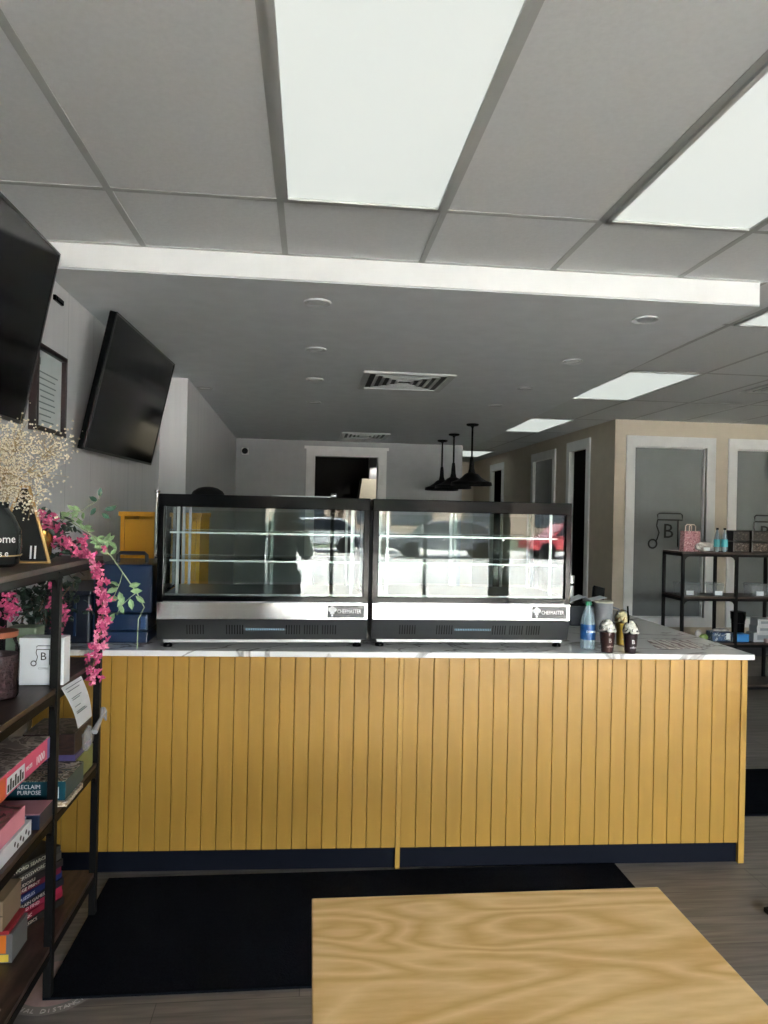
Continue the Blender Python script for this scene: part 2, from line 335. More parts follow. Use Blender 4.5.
# frosted interior windows with white frames
def ring(mb, a0, a1, z0, z1, t, f, d0, d1, base=True):
    """rectangular frame in (u,z) mapped by f(u,z,d)"""
    L = [[(a0-t, z1), (a1+t, z1), (a1+t, z1+t*1.15), (a0-t, z1+t*1.15)], [(a0-t, z0-(t if base else 0)), (a0, z0-(t if base else 0)), (a0, z1), (a0-t, z1)], [(a1, z0-(t if base else 0)), (a1+t, z0-(t if base else 0)), (a1+t, z1), (a1, z1)]]
    if base: L.append([(a0, z0-t), (a1, z0-t), (a1, z0), (a0, z0)])
    for q in L: mb.prism(q, d0, d1, f)
fy = lambda u, z, d: (u, PY+d, z); fx = lambda u, z, d: (X0+d, u, z)
def logo(cx, cz, parent, s=1.0, f=None, mt=BTXT, r=.008):
    """line drawing: scroll bar over a B, a curl with a ring"""
    f = f or (lambda x, z: (cx+x*s, PY+.047, cz+z*s))
    g = MB(); q = lambda L: [f(*p) for p in L]
    g.tube(q([(-.15, .15), (-.15, .21), (-.13, .225), (.13, .225), (.15, .21), (.15, .15)]), r, 6, closed=True)
    g.tube(q([(-.15, .15), (-.16, .08), (-.13, .0), (-.15, -.07), (-.165, -.1)]), r, 6)
    g.tube(q([(-.205+.05*math.cos(a*PI/7), -.13+.05*math.sin(a*PI/7)) for a in range(14)]), r*1.3, 6, closed=True)
    g.tube(q([(.10, .15), (.10, -.16)]), r, 6)
    o = g.build('logo_outline', mt, parent); return o
for i, a in enumerate((W1, W2)):
    fr = MB(); ring(fr, a[0], a[1], a[2], a[3], .105, fy, -.02, .03)
    fo = fr.build('window_%d' % (i+3), WHITE, kind='structure')
    s2 = MB(); ring(s2, a[0]+.012, a[1]-.022, a[2]+.012, a[3]-.012, .012, fy, .01, .06); s2.build('window_sash', WHITE, fo)
    MB().box(a[0], a[1], PY+.05, PY+.06, a[2], a[3]).build('frosted_pane', FROST, fo)
    cx = 4.165 if i == 0 else 5.36
    lg = logo(cx, 1.42, fo)
    text('B', .24, (cx-.02, PY+.046, 1.36), (1, 0, 0), (0, 0, 1), BTXT, fo, align='CENTER', ext=.002)
for i, a in enumerate(OP):
    fr = MB(); ring(fr, a[0], a[1], a[2], a[3], .11, fx, -.02, .02, base=a[2] > 0)
    fo = fr.build(('window_5' if i == 1 else 'door_%d' % (i+1)), WHITE, kind='structure')
    jb = MB(); jb.box(X0, X0+.04, a[0]-.0, a[0]+.02, a[2], a[3]); jb.box(X0, X0+.04, a[1]-.02, a[1], a[2], a[3]); jb.build('jamb', WHITE, fo)
    if i == 1: MB().box(X0+.015, X0+.025, a[0]+.02, a[1]-.02, a[2], a[3]).build('frosted_pane', FROST, fo)
fr = MB(); ring(fr, DX0, DX1, 0, DZ, .11, lambda u, z, d: (u, 10.4+d, z), -.02, .02, base=False)
fr.box(DX0-.14, DX1+.14, 10.37, 10.4, DZ+.1, DZ+.14); fr.box(DX0, DX0+.02, 10.4, 10.55, 0, DZ); fr.box(DX1-.02, DX1, 10.4, 10.55, 0, DZ)
fr.build('door_4', WHITE, kind='structure')
bs = MB(); bs.box(X0, 6.5, PY-.015, PY, 0, .1); bs.build('baseboard_partition', mat('dark_base', '2c2c2e', .5), kind='structure')
# ceilings
bl = MB(); bl.prism([(-1.3, 3.224), (2.115, 3.224), (2.42, 10.4), (-1.3, 10.4)], HS, 2.80, lambda u, v, d: (u, v, d)); bl.build('ceiling_bulkhead', CEILP, kind='structure')
MB().box(-1.18, 2.108, 3.212, 3.223, HS+.004, HC).build('trim_1', mat('bright_white_paint', 'd0d1d1', .5), kind='structure')
ce = MB(); ce.box(-1.3, 6.6, -4.2, 3.25, HC, 2.83); ce.box(2.0, 6.6, 3.25, 8.1, HC, 2.83); ce.box(2.0, 4.6, 8.1, 15.1, HC, 2.83)
ce.build('ceiling', TILE, kind='structure')
roof = MB(); roof.box(-1.6, 7, -4.4, 15.4, 3.1, 3.3); roof.build('ceiling_roof', mat('roof_membrane', '777777', .9), kind='structure')
# grid bars
GX = [-.744, -.134, .476, 1.086, 1.70]
tb = MB(); b_ = .013
for x in GX: tb.box(x-b_, x+b_, -4, 3.215, HC-.002, HC+.004)
for x in (2.40, 3.02, 3.63, 4.24, 4.85, 5.46, 6.07): tb.box(x-b_, x+b_, -4, 7.9 if x > 3.2 else 15, HC-.002, HC+.004)
for y in (2.650, 1.425, .2, -1.025, -2.25, -3.475): tb.box(-1.18, 6.5, y-b_, y+b_, HC-.0018, HC+.004)
for y in (3.93, 5.26, 6.6): tb.box(2.2, 6.5, y-b_, y+b_, HC-.0018, HC+.004)
for y in (8.0, 9.36, 10.7, 12.3, 13.6): tb.box(2.3, 3.5, y-b_, y+b_, HC-.0018, HC+.004)
tb.box(-1.18, 2.1, 3.195, 3.215, HC-.002, HC+.004); tb.box(2.12, 2.14, 3.2, 8, HC-.002, HC+.004)
tb.build('trim_2', TBAR, kind='structure')
# ceiling light panels
PAN = emis('light_diffuser', 'ecf5ee', .30)
panels = [(-.121, .463, 1.44, 2.632, 'large lit ceiling panel nearest the camera, above the yellow counter'),
          (1.099, 1.687, 1.44, 2.635, 'lit ceiling panel cut by the right edge of the picture near its top'),
          (-.121, .463, -2.235, -1.04, 'lit ceiling panel above the room behind the camera, left row'),
          (1.099, 1.687, -2.235, -1.04, 'lit ceiling panel above the room behind the camera, middle row'),
          (2.413, 3.007, 2.665, 3.915, 'lit ceiling panel just past the right end of the bulkhead'),
          (2.413, 3.007, 5.275, 6.585, 'lit ceiling panel over the aisle, nearer of the pair left of the beige partition'),
          (2.43, 3.03, 8.015, 9.345, 'small lit ceiling panel over the corridor mouth beside the beige wall'),
          (2.62, 3.2, 12.315, 13.585, 'farthest lit ceiling panel, behind the pendant lamps at the end of the corridor')]
for k, (xa, xb, ya, yb, lb) in enumerate(panels):
    t = thing('ceiling_light_panel', lb, 'ceiling light', ((xa+xb)/2, (ya+yb)/2, HC-.012), group='flush ceiling light panels')
    MB().box(xa+.016, xb-.016, ya+.016, yb-.016, HC-.004, HC-.001).build('diffuser', PAN, t)
    f = MB(); f.box(xa, xb, ya, ya+.018, HC-.012, HC-.001); f.box(xa, xb, yb-.018, yb, HC-.012, HC-.001); f.box(xa, xa+.018, ya, yb, HC-.012, HC-.001); f.box(xb-.018, xb, ya, yb, HC-.012, HC-.001)
    f.build('frame', TBAR, t)
# recessed downlights
RING = mat('downlight_ring', 'b9bbbb', .4); LENS = mat('downlight_lens', 'd5d8d8', .3)
def downlight(x, y, lb):
    t = thing('recessed_downlight', lb, 'downlight', (x, y, HS), group='unlit round downlights in the bulkhead', local=True)
    MB().lathe([(.044, 0), (.052, -.002), (.064, -.008), (.066, -.0005), (.066, 0)], n=24).build('trim_ring', RING, t, smooth=True)
    MB().lathe([(0, -.003), (.043, -.003), (.043, -.001)], n=24, cap=False).build('lens', LENS, t)
ordn = ['nearest', 'second', 'third', 'farthest']
for i, y in enumerate((3.523, 4.54, 5.566, 6.73)): downlight(.015, y, ordn[i]+' unlit round downlight of the row left of the ceiling vent')
for i, y in enumerate((3.525, 4.553, 5.581, 6.5)): downlight(1.69, y, ordn[i]+' unlit round downlight of the row right of the ceiling vent')
downlight(-.906, 6.18, 'unlit round downlight close to the left wall beyond the television')
# ceiling vents
def vent(x0, x1, y0, y1, z, lb, n=9):
    t = thing('ceiling_vent', lb, 'vent', ((x0+x1)/2, (y0+y1)/2, z))
    f = MB(); e = .05
    for q in ((x0, x1, y0, y0+e), (x0, x1, y1-e, y1), (x0, x0+e, y0+e, y1-e), (x1-e, x1, y0+e, y1-e)): f.box(*q, z-.012, z+.001)
    f.build('frame', mat('vent_frame', 'b2b5b5', .45), t)
    MB().box(x0+e, x1-e, y0+e, y1-e, z-.002, z-.0005).build('duct_shade', mat('vent_dark', '454747', .9), t)  # dark sheet painted as the shade inside the duct
    s = MB(); cx, cy_ = (x0+x1)/2, (y0+y1)/2; hx, hy = (x1-x0)/2-e, (y1-y0)/2-e
    for k in range(1, 5):          # concentric four-way louvres
        a, b = hx*k/5, hy*k/5
        for (sx1, sy1, hor) in ((0, -1, 1), (0, 1, 1), (-1, 0, 0), (1, 0, 0)):
            if hor: s.box(cx-a, cx+a, cy_+sy1*b-.007, cy_+sy1*b+.007, z-.011, z-.003)
            else: s.box(cx+sx1*a-.011, cx+sx1*a+.011, cy_-b, cy_+b, z-.011, z-.003)
    s.build('louvres', mat('vent_slat', '9ea1a1', .4), t)
vent(.366, 1.045, 5.16, 5.88, HS, 'large square grey louvred vent in the bulkhead ceiling')
vent(.384, 1.005, 9.15, 9.85, HS, 'distant louvred vent in the bulkhead near the back wall')
vent(3.73, 4.33, 5.5, 5.95, HC, 'louvred vent in the tiled ceiling cut by the right edge')

# ------------------------------------------------------------------ outdoors behind the camera (seen in the case glass)
MB().box(-60, 60, -11, -4.2, -.25, -.12).build('ground_sidewalk', mat('concrete', 'c3beb4', .9, var=.06, scale=1), kind='structure')
MB().box(-60, 60, -28, -11, -.25, -.13).build('ground_lot', mat('pale_asphalt', 'b5b3ad', .9, var=.06, scale=.7), kind='structure')
MB().box(-60, 60, -60, -28, -.25, -.12).build('ground_verge', mat('verge_grass', '333d28', .95, var=.2, scale=2), kind='structure')
def car(x, y, L, col, name, lb, h=1.5):
    t = thing(name, lb, 'car', (x, y, -.13), local=True)
    body = [(-.5*L, .35), (-.49*L, .75), (-.28*L, .92), (-.17*L, h-.08), (.1*L, h), (.3*L, h-.06), (.42*L, .98), (.5*L, .9), (.5*L, .35)]
    MB().prism(body, -.88, .88, lambda u, v, d: (u, d, v)).build('body', mat('car_paint_'+col, col, .25, .3, coat=.6), t, bevel=.05)
    wn = [(-.25*L, .95), (-.165*L, h-.14), (.1*L, h-.07), (.28*L, h-.12), (.38*L, .98)]
    MB().prism(wn, -.9, .9, lambda u, v, d: (u, d, v)).build('side_window', mat('car_glass', '101418', .08), t)
    for a in (-.32*L, .32*L):
        for s_ in (-.8, .8):
            MB().lathe([(.2, -.11), (.31, -.11), (.34, -.08), (.34, .08), (.31, .11), (.2, .11)], (a, s_, .34), 20, Matrix.Rotation(PI/2, 3, 'X')).build('wheel', BLK2, t, smooth=True)
car(5.0, -21.5, 4.4, '2b3036', 'parked_car', 'dark hatchback parked across the lot, mirrored in the glass of the right case')
car(10.6, -22.5, 4.2, '7a1c24', 'parked_car', 'red car parked across the lot, mirrored at the right of the case glass')
car(1.2, -24.5, 4.4, '6d7377', 'parked_car', 'grey car parked at the far side of the lot outside')
t = thing('street_building', 'long pale building across the road outside', 'building', (0, -48, 0))
MB().box(-30, 22, -50, -46, -.2, 4.2).build('wall', mat('pale_brick', '6b6157', .9, var=.1, scale=3), t)
MB().box(-30.5, 22.5, -50.5, -45.7, 4.2, 4.8).build('roof', mat('brown_roof', '4b4640', .9), t)
for k in range(9): MB().box(-27+5.4*k, -24+5.4*k, -46.02, -45.95, .8, 3.2).build('window', mat('dark_pane', '20272c', .1), t)
for k, (x, y, s) in enumerate(((-6, -36, 1), (3.5, -38, 1.15), (16, -36, .95), (26, -40, 1.2))):
    t = thing('street_tree', 'green tree beyond the lot, number %s from the left of those outside' % ['one', 'two', 'three', 'four'][k], 'tree', (x, y, -.12), local=True)
    MB().tube([(0, 0, 0), (.05, 0, 1.6*s), (.1, .1, 3*s)], [.2, .15, .1], 8).build('trunk', STEMB, t)
    cb = MB()
    for j in range(26): cb.ball((random.gauss(0, .8)*s, random.gauss(0, .8)*s, (3.4+random.uniform(-.9, 1.5))*s), random.uniform(.5, .95)*s, 2)
    cb.build('crown', mat('tree_leaves', '33482a', .8, var=.4, scale=6, bump=1), t)

# ------------------------------------------------------------------ counter
CR = -.025; CX, CYF = .42, 3.150     # counter units turn slightly; local x along the front
def planks(x0, x1, parent, step):
    g = MB(); n = round((x1-x0)/step); s = (x1-x0)/n
    for k in range(n):
        a, b = x0+k*s, x0+(k+1)*s; e = .0012
        g.prism([(a+e*.3, .012), (a+e, .002), (a+e*2, 0), (b-e*2, 0), (b-e, .002), (b-e*.3, .012)], .095, .94, lambda u, v, d: (u, v, d))
    o = g.build('front_panel', YEL, parent)
    MB().box(x0, x1, .010, .02, .095, .94).build('groove_backing', YELD, o)
    return o
def counter_unit(x0, x1, lb, end):
    t = thing('counter_unit', lb, 'counter', (CX, CYF, 0), CR, local=True, group='mustard counter units')
    planks(x0, x1, t, .0665)
    MB().box(x0, x1, .012, .025, .002, .093).build('toe_kick', NAVY, t)
    MB().box(x0, x1, .02, .60, .1, .938).build('carcass', mat('birch_ply', 'b89a68', .7), t)
    return t
c1 = counter_unit(-1.58, -.012, 'left mustard counter unit of grooved boards behind the black mat', 0)
MB().box(-.012, .008, -.006, .3, .002, .94).build('edge_strip', mat('mustard_edge', 'ab8538', .45), c1)
c2 = counter_unit(.008, 1.570, 'right mustard counter unit of grooved boards ending in a plain end panel', 1)
MB().box(1.570, 1.597, -.006, .62, .002, .94).build('end_panel', mat('mustard_edge', 'ab8538', .45), c2)
f_ = lambda x: 3.115-.027*(x-.42)
ct = MB(); ct.prism([(-1.175, f_(-1.175)), (2.03, f_(2.03)), (2.02, 4.75), (1.42, 4.75), (1.42, 3.98), (-.45, 3.98), (-.45, 4.75), (-1.175, 4.75)], .941, .966, lambda u, v, d: (u, v, d))
tag(ct.build('countertop', MARB, bevel=.003, loc=(.42, 3.5, .941)), 'white marble countertop with grey veins running over both mustard units', 'countertop')
for (a, b, lb) in ((-1.17, -.5, 'left return counter base under the yellow cabinet'), (1.46, 1.99, 'right return counter base under the till end of the marble top')):
    t = thing('return_counter', lb, 'counter', ((a+b)/2, 4.2, 0))
    MB().box(a, b, 3.84, 4.7, .1, .94).build('carcass', mat('mustard_edge', 'ab8538', .45), t); MB().box(a+.04, b-.04, 3.84, 4.66, 0, .1).build('toe_kick', NAVY, t)

# ------------------------------------------------------------------ refrigerated display cases
def display_case(loc, rz, W, lb):
    t = thing('display_case', lb, 'display case', loc, rz, 'countertop glass display cases', local=True)
    D = .50; z0 = .03; H = .672
    fr = MB()   # black frame: top lid, side cheeks, glass surround
    fr.box(0, W, 0, D, H-.055, H); fr.box(0, .03, 0, D, z0+.01, H-.055)if False else None
    fr.box(.0, .028, -.004, .03, .20, H-.055); fr.box(W-.028, W, -.004, .03, .20, H-.055)
    fr.box(.0, .028, D-.03, D, .20, H-.055); fr.box(W-.028, W, D-.03, D, .20, H-.055)
    fr.box(0, W, -.004, .03, .205, .228); fr.box(0, W, D-.03, D, .205, .228)
    fr.build('frame', BLK2, t, bevel=.003)
    MB().box(.028, W-.028, .006, .012, .228, H-.055).build('front_glass', GLF, t)
    for x in (.008, W-.014): MB().box(x, x+.006, .03, D-.03, .228, H-.055).build('side_glass', GLF, t)
    for k, (a, b, yy) in enumerate(((.03, W/2+.02, D-.012), (W/2-.02, W-.03, D-.022))):
        d = MB().box(a+.015, b-.015, yy, yy+.004, .245, H-.07).build('rear_door', GLR, t)
        for u in (a, b-.014): MB().box(u, u+.014, yy-.002, yy+.006, .23, H-.056).build('door_rail', mat('grey_rail', '8c8f90', .35, .5), d)
    MB().box(.006, W-.006, -.002, D-.002, .16, .207).build('cabinet_deck', STEELD, t)
    sf = MB().box(.004, W-.004, -.016, -.001, .128, .203).build('steel_band', STEEL, t, bevel=.002)
    # lower grille panel leans back towards its foot
    gl = MB(); gl.prism([(-.012, .128), (.016, .035), (D-.01, .035), (D-.01, .16), (-.0, .16)], .004, W-.004, lambda u, v, d: (d, u, v)); gp = gl.build('grille_panel', mat('case_grey_panel', '6c6e70', .28, 1), t)
    sn = -(.028/.093)
    def onp(x, z, d=.0012): return (x, -.012+(.128-z)*.3011-d, z)
    for a, b in ((.13, .20), (.30, .37), (.56, .62), (.64, .70), (.72, .78)):
        k = a; sl_ = MB()
        while k < b:
            sl_.prism([(k, .060), (k+.005, .060), (k+.005, .103), (k, .103)], .0002, .0016, lambda u, v, d: onp(u, v, d)); k += .0115
        sl_.build('vent_slots', BLACKR, gp)
    di = MB()
    for k in range(22): di.prism([(.385+k*.0078, .078), (.389+k*.0078, .078), (.389+k*.0078, .088), (.385+k*.0078, .088)], .0002, .0016, lambda u, v, d: onp(u, v, d))
    di.build('temperature_scale', mat('pale_blue_print', '8fb3c8', .4), gp)
    MB().box(.03, W-.03, .02, D-.02, .022, .036).build('base_rail', mat('white_rail', 'b2b3b2', .35, .3), t)
    for x in (.045, W-.045):
        for y in (.045, D-.06): MB().lathe([(.013, -.0), (.02, .0), (.02, .012), (.011, .016), (.011, .035)], (x, y, 0), 14).build('foot', BLK2, t, smooth=True)
    # inside: two shelves on uprights
    for z in (.50, .375):
        s = MB().box(.04, W-.04, .07, D-.06, z, z+.006).build('glass_shelf', glass('shelf_glass', 'e4efea', 1.3), t)
        e = MB(); e.box(.04, W-.04, .064, .07, z-.001, z+.007); e.box(.04, W-.04, D-.06, D-.054, z-.001, z+.007); e.build('shelf_edge', mat('shelf_edge_grey', 'a9b0ae', .3, .4), s)
    up = MB()
    for x in (.075, W-.075):
        for y in (.072, D-.065): up.box(x-.006, x+.006, y-.004, y+.004, .208, H-.055)
    for x in (.34, .62):
        for z in (.487, .362): up.box(x-.003, x+.003, .06, .066, z, z+.02)
    up.build('shelf_upright', mat('upright_grey', '9a9c9c', .35, .6), t)
    MB().box(.03, W-.03, .03, D-.03, .229, .234).build('case_floor', STEELD, t)
    # name plate on the steel band
    px = W-.185; pl = MB().box(px, px+.165, -.0185, -.0155, .138, .194).build('name_plate', mat('plate_black', '17191b', .35), t)
    text('CHEFMASTER', .0245, (px+.044, -.019, .158), (1, 0, 0), (0, 0, 1), WTXT, pl, sx_=.72)
    h = MB()   # chef-hat mark
    for dx, dz in ((-.009, .0), (.009, 0), (0, .006)): h.lathe([(0, -.0195), (.010, -.0195), (.010, -.0186)], (px+.022+dx, 0, .174+dz), 14, Matrix(((1, 0, 0), (0, 0, 1), (0, 1, 0))))
    h.box(px+.013, px+.031, -.0195, -.0186, .155, .172); h.box(px+.018, px+.026, -.0195, -.0186, .144, .153); h.build('hat_emblem', WTXT, pl)
    MB().box(W-.13, W-.04, -.001+.006, .008, .045, .051).build('care_label', WTXT, gp) if False else None
    return t
display_case((-.655, 3.195, .966), .02, .926, 'left glass display case, reflecting a person, beside the navy carrier')
display_case((.284, 3.225, .966), -.006, .925, 'right glass display case, reflecting bright street and parked cars')

# ------------------------------------------------------------------ entrance mats and decal
tag(box('floor_mat', MATM, -.812, 1.41, 2.375, 3.13, .0005, .009, bevel=.003), 'large black rubber mat lying along the foot of the mustard counter', 'mat')
tag(box('floor_mat', MATM, 2.25, 3.6, 3.6, 4.27, .0005, .009, bevel=.003), 'small black mat on the floor past the right end of the counter', 'mat')
t = thing('floor_decal', 'round pink distancing sticker on the floor, partly under the shelf foot and mat', 'sticker', (-.80, 2.465, 0), local=True)
MB().lathe([(.0, .0005), (.118, .0005), (.118, .0009), (0, .0009)], n=48, cap=False).build('disc', mat('dusty_pink_vinyl', 'a98d88', .6, var=.12, scale=30), t)
dm = MB(); dm.lathe([(.118, .0005), (.158, .0005), (.158, .0008), (.118, .0008)], n=48, cap=False); dm.build('clear_rim', mat('rim_vinyl', '857e79', .5), t)
s_ = 'PLEASE PRACTISE SOCIAL DISTANCING'
for k, ch in enumerate(s_):
    if ch == ' ': continue
    a = -PI/2 + (k-22.5)*.118
    r = .128
    xd = Vector((-math.sin(a), math.cos(a), 0)); ud = Vector((-math.cos(a), -math.sin(a), 0))
    text(ch, .025, Vector((math.cos(a), math.sin(a), 0))*(r+.020)+Vector((0, 0, .0012)), xd, ud, mat('decal_print', 'c9c2bb', .6), t, align='CENTER')

# ------------------------------------------------------------------ foreground table
def cafe_table(x0, x1, y0, y1, lb, turn=PI/4, arm=.36):
    cx, cy_ = (x0+x1)/2, (y0+y1)/2
    t = thing('cafe_table', lb, 'table', (cx, cy_, 0), local=True)
    a, b = (x1-x0)/2, (y1-y0)/2
    MB().box(-a, a, -b, b, .712, .74).build('tabletop', TABLEW, t, bevel=.002)
    MB().tube([(0, 0, .03), (0, 0, .712)], .035, 16).build('pedestal', BLACK, t, smooth=True)
    g = MB()
    for k in range(4):
        M = Matrix.Rotation(turn+k*PI/2, 3, 'Z'); g.prism([(0, -.035), (arm, -.02), (arm, .02), (0, .035)], 0, 1, lambda u, v, d: M @ Vector((u, v, .006+d*(.045-.027*u/arm))))
    g.build('cross_base', BLACK, t, bevel=.003)
    MB().box(-.2, .2, -.2, .2, .7, .712).build('top_plate', BLACK, t)
cafe_table(.022, .803, .775, 1.552, 'pale ash-topped cafe table in the foreground')
cafe_table(2.035, 2.545, 2.435, 2.945, 'second cafe table past the right edge, only the tip of its black base in view', 0, .442)

# ------------------------------------------------------------------ shelving units
def shelf_unit(loc, rz, bays, bay, depth, tops, lb, label_group):
    t = thing('shelving_unit', lb, 'shelving unit', loc, rz, label_group, local=True)
    L = bays*bay; p = .0125
    for k in range(bays+1):
        for v in (0, depth):
            MB().box(k*bay-p, k*bay+p, v-p, v+p, 0, tops[0]-.02).build('post', BLACK, t)
    for z in tops:
        MB().box(-p, L+p, -p*.5, depth+p*.5, z-.016, z).build('shelf_board', SHELFW, t)
        r = MB()
        for v in (0, depth): r.box(-p, L+p, v-p*.7, v+p*.7, z-.04, z-.016)
        for k in range(bays+1): r.box(k*bay-p, k*bay+p, 0, depth, z-.04, z-.016)
        r.build('shelf_rail', BLACK, t)
    for z in tops[:-1]:
        for k in range(bays+1):
            for sgn in ((1,) if k == 0 else ((-1,) if k == bays else (1, -1))):
                if k not in (0, bays) and sgn == 1: continue
                g = MB(); pts = [(0, -.04), (.05, -.04)]+[(.05-.05*math.sin(a*PI/8), -.09+.05*math.cos(a*PI/8)) for a in range(5)]
                g.prism([(k*bay+sgn*(p+u), z+v) for u, v in pts], -p*.6, p*.6, lambda u, v, d: (u, d, v)); g.build('corner_bracket', BLACK, t)
    return t
shelf_unit((-.80, 1.45, 0), PI/2, 3, .47, .355, (1.385, .992, .592, .17), 'black steel shelving unit with walnut boards against the left wall', 'black steel shelving units')
shelf_unit((3.41, 6.25, 0), 0, 3, .52, .35, (1.28, .872, .447, .06), 'black steel shelving unit standing before the frosted windows', 'black steel shelving units')

# ------------------------------------------------------------------ televisions
def tv(tl, tr, br, bl_, lb):
    tl, tr, br, bl_ = map(Vector, (tl, tr, br, bl_)); xd = (br-bl_).normalized(); ud = (tl-bl_).normalized(); nd = xd.cross(ud).normalized()  # nd towards the room?
    if nd.x < 0: nd = -nd
    W = (br-bl_).length; H = (tl-bl_).length; c = (tl+br)/2
    t = thing('television', lb, 'television', tuple(bl_), local=True)
    f = lambda u, v, d: xd*u+ud*v+nd*d
    MB().prism([(0, 0), (W, 0), (W, H), (0, H)], -.035, -.002, f).build('housing', BLK2, t, bevel=.004)
    MB().prism([(.01, .016), (W-.01, .016), (W-.01, H-.01), (.01, H-.01)], -.002, .001, f).build('screen', SCREEN, t)
    bz = MB()
    for q in ([(0, 0), (W, 0), (W, .014), (0, .014)], [(0, H-.008), (W, H-.008), (W, H), (0, H)], [(0, 0), (.008, 0), (.008, H), (0, H)], [(W-.008, 0), (W, 0), (W, H), (W-.008, H)]): bz.prism(q, -.002, .004, f)
    bz.build('bezel', mat('tv_bezel', '232324', .3), t)
    k = MB(); k.prism([(W/2-.25, .15), (W/2+.25, .15), (W/2+.25, .45), (W/2-.25, .45)], -.06, -.035, f)
    k.build('mount_plate', BLACK, t)
    a = MB()
    for u in (W/2-.2, W/2+.2):
        p = bl_+f(u, .18, -.05); q = bl_+f(u, .45, -.05); wp = Vector((-1.178, p.y, p.z)); wq = Vector((-1.178, q.y, q.z-.02))
        a.tube([tuple(q-bl_), tuple(wq-bl_)], .012); a.tube([tuple(wq-bl_), tuple(wp-bl_)], .012); a.tube([tuple(p-bl_), tuple(wp-bl_)], .012)
    a.build('wall_bracket', BLACK, t)
tv((-.955, 3.60, 2.525), (-.945, 4.86, 2.55), (-1.055, 4.87, 1.857), (-1.095, 3.60, 1.85), 'farther black television tilted down on the left wall, wholly in view')
tv((-.975, 1.60, 2.54), (-.975, 2.86, 2.54), (-1.10, 2.86, 1.88), (-1.10, 1.60, 1.88), 'nearer black television cut by the left edge of the picture')
# framed certificate, wall slot, camera
t = thing('framed_certificate', 'framed certificate hanging on the left wall between the two televisions', 'picture frame', (-1.18, 3.31, 1.89))
f = MB(); y0, y1, z0, z1 = 3.13, 3.497, 1.892, 2.264; e = .022
for q in ((y0, y1, z0, z0+e), (y0, y1, z1-e, z1), (y0, y0+e, z0+e, z1-e), (y1-e, y1, z0+e, z1-e)): f.box(-1.18, -1.145, *q)
f.build('frame', mat('dark_brown_frame', '2a1c1c', .35), t, bevel=.002)
pp = MB().box(-1.178, -1.165, y0+e, y1-e, z0+e, z1-e).build('document', mat('document_paper', 'c3cdce', .5), t)
ln = MB()
for k in range(9): ln.box(-1.1648, -1.1643, y0+.07+random.uniform(0, .04), y1-.07-random.uniform(0, .08), 1.94+k*.026, 1.946+k*.026)
ln.box(-1.1648, -1.1643, y0+.05, y0+.085, 2.18, 2.21); ln.build('print_lines', mat('grey_print', '6f7d80', .6), pp)
t = thing('wall_sensor', 'small black slot-shaped sensor on the wall above the certificate', 'sensor', (-1.18, 3.43, 2.505))
MB().box(-1.18, -1.165, 3.38, 3.49, 2.508, 2.533).build('case', BLK2, t, bevel=.004); MB().box(-1.166, -1.163, 3.40, 3.47, 2.514, 2.527).build('lens', SCREEN, t)
t = thing('security_camera', 'small dome camera on the back wall near its left corner', 'camera', (-.94, 10.4, 2.42), local=True)
MB().box(-.05, .05, -.02, 0, -.05, .05).build('mount', WHITE, t, bevel=.01); MB().ball((0, -.05, 0), .045, 2).build('lens_dome', BLK2, t, smooth=True)
# kitchen seen through the back door: pale extractor hood
t = thing('extractor_hood', 'pale hood inside the dark room behind the back door', 'hood', (1.2, 12.8, 0))
MB().prism([(.80, 1.7), (1.55, 1.7), (1.45, 2.15), (.86, 2.15)], 12.0, 12.6, lambda u, v, d: (u, d, v)).build('hood', mat('pale_hood', 'd8d2bf', .4), t)
MB().box(1.0, 1.3, 12.2, 12.5, 2.15, 2.6).build('flue', STEELD, t); hb = MB(); hb.box(.80, 1.55, 12.0, 12.65, 0, .9); hb.build('stove', STEELD, t); MB().box(.80, 1.55, 12.58, 12.62, .9, 1.7).build('splashback', DARKR, t)

t = thing('added_hood_spot', 'added spot lamp lighting the hood inside the dark room behind the back door', 'lamp', (1.2, 11.2, 2.6), local=True)  # added to brighten the hood; no such fixture is in view
MB().lathe([(0, 0), (.05, 0), (.05, -.09), (.0, -.091)], n=18, cap=False).build('housing', BLACK, t)
lt = bpy.data.lights.new('spot', 'SPOT'); lt.energy = 14; lt.spot_size = 1.0; lt.spot_blend = .3; lt.color = (1, .95, .85); lo = bpy.data.objects.new('spot', lt); COL.objects.link(lo); lo.parent = t; lo.location = (0, 0, -.1)
lo.rotation_euler = Vector((-.05, .85, -.62)).to_track_quat('-Z', 'Y').to_euler()

# ------------------------------------------------------------------ pendant lamps
def pendant(x, y, lb):
    t = thing('pendant_lamp', lb, 'pendant lamp', (x, y, HS), group='black dome pendant lamps', local=True)
    MB().lathe([(.0, 0), (.068, 0), (.072, -.01), (.06, -.022), (.02, -.028), (.012, -.045), (0, -.045)], n=20, cap=False).build('canopy', BLACK, t, smooth=True)
    MB().tube([(0, 0, -.03), (0, 0, -.50)], .011, 10).build('rod', BLACK, t)
    MB().lathe([(0, -.36), (.018, -.37), (.024, -.42), (.03, -.50), (.04, -.54), (.042, -.56)], n=16).build('socket_cup', BLACK, t, smooth=True)
    MB().lathe([(.038, -.545), (.075, -.565), (.11, -.60), (.165, -.635), (.225, -.655), (.232, -.69), (.228, -.693), (.222, -.66), (.16, -.64), (.10, -.605), (.036, -.55)], n=28, cap=False).build('shade', BLACK, t, smooth=True)
    MB().ball((0, 0, -.635), .032, 2, (1, 1, 1.2)).build('bulb', mat('bulb_glass', 'e8e4d8', .2), t, smooth=True)
for y, lb in ((7.915, 'largest and nearest of the three black dome pendant lamps'), (8.95, 'middle one of the three black dome pendant lamps'), (9.75, 'farthest and smallest of the three black dome pendant lamps')): pendant(1.797, y, lb)

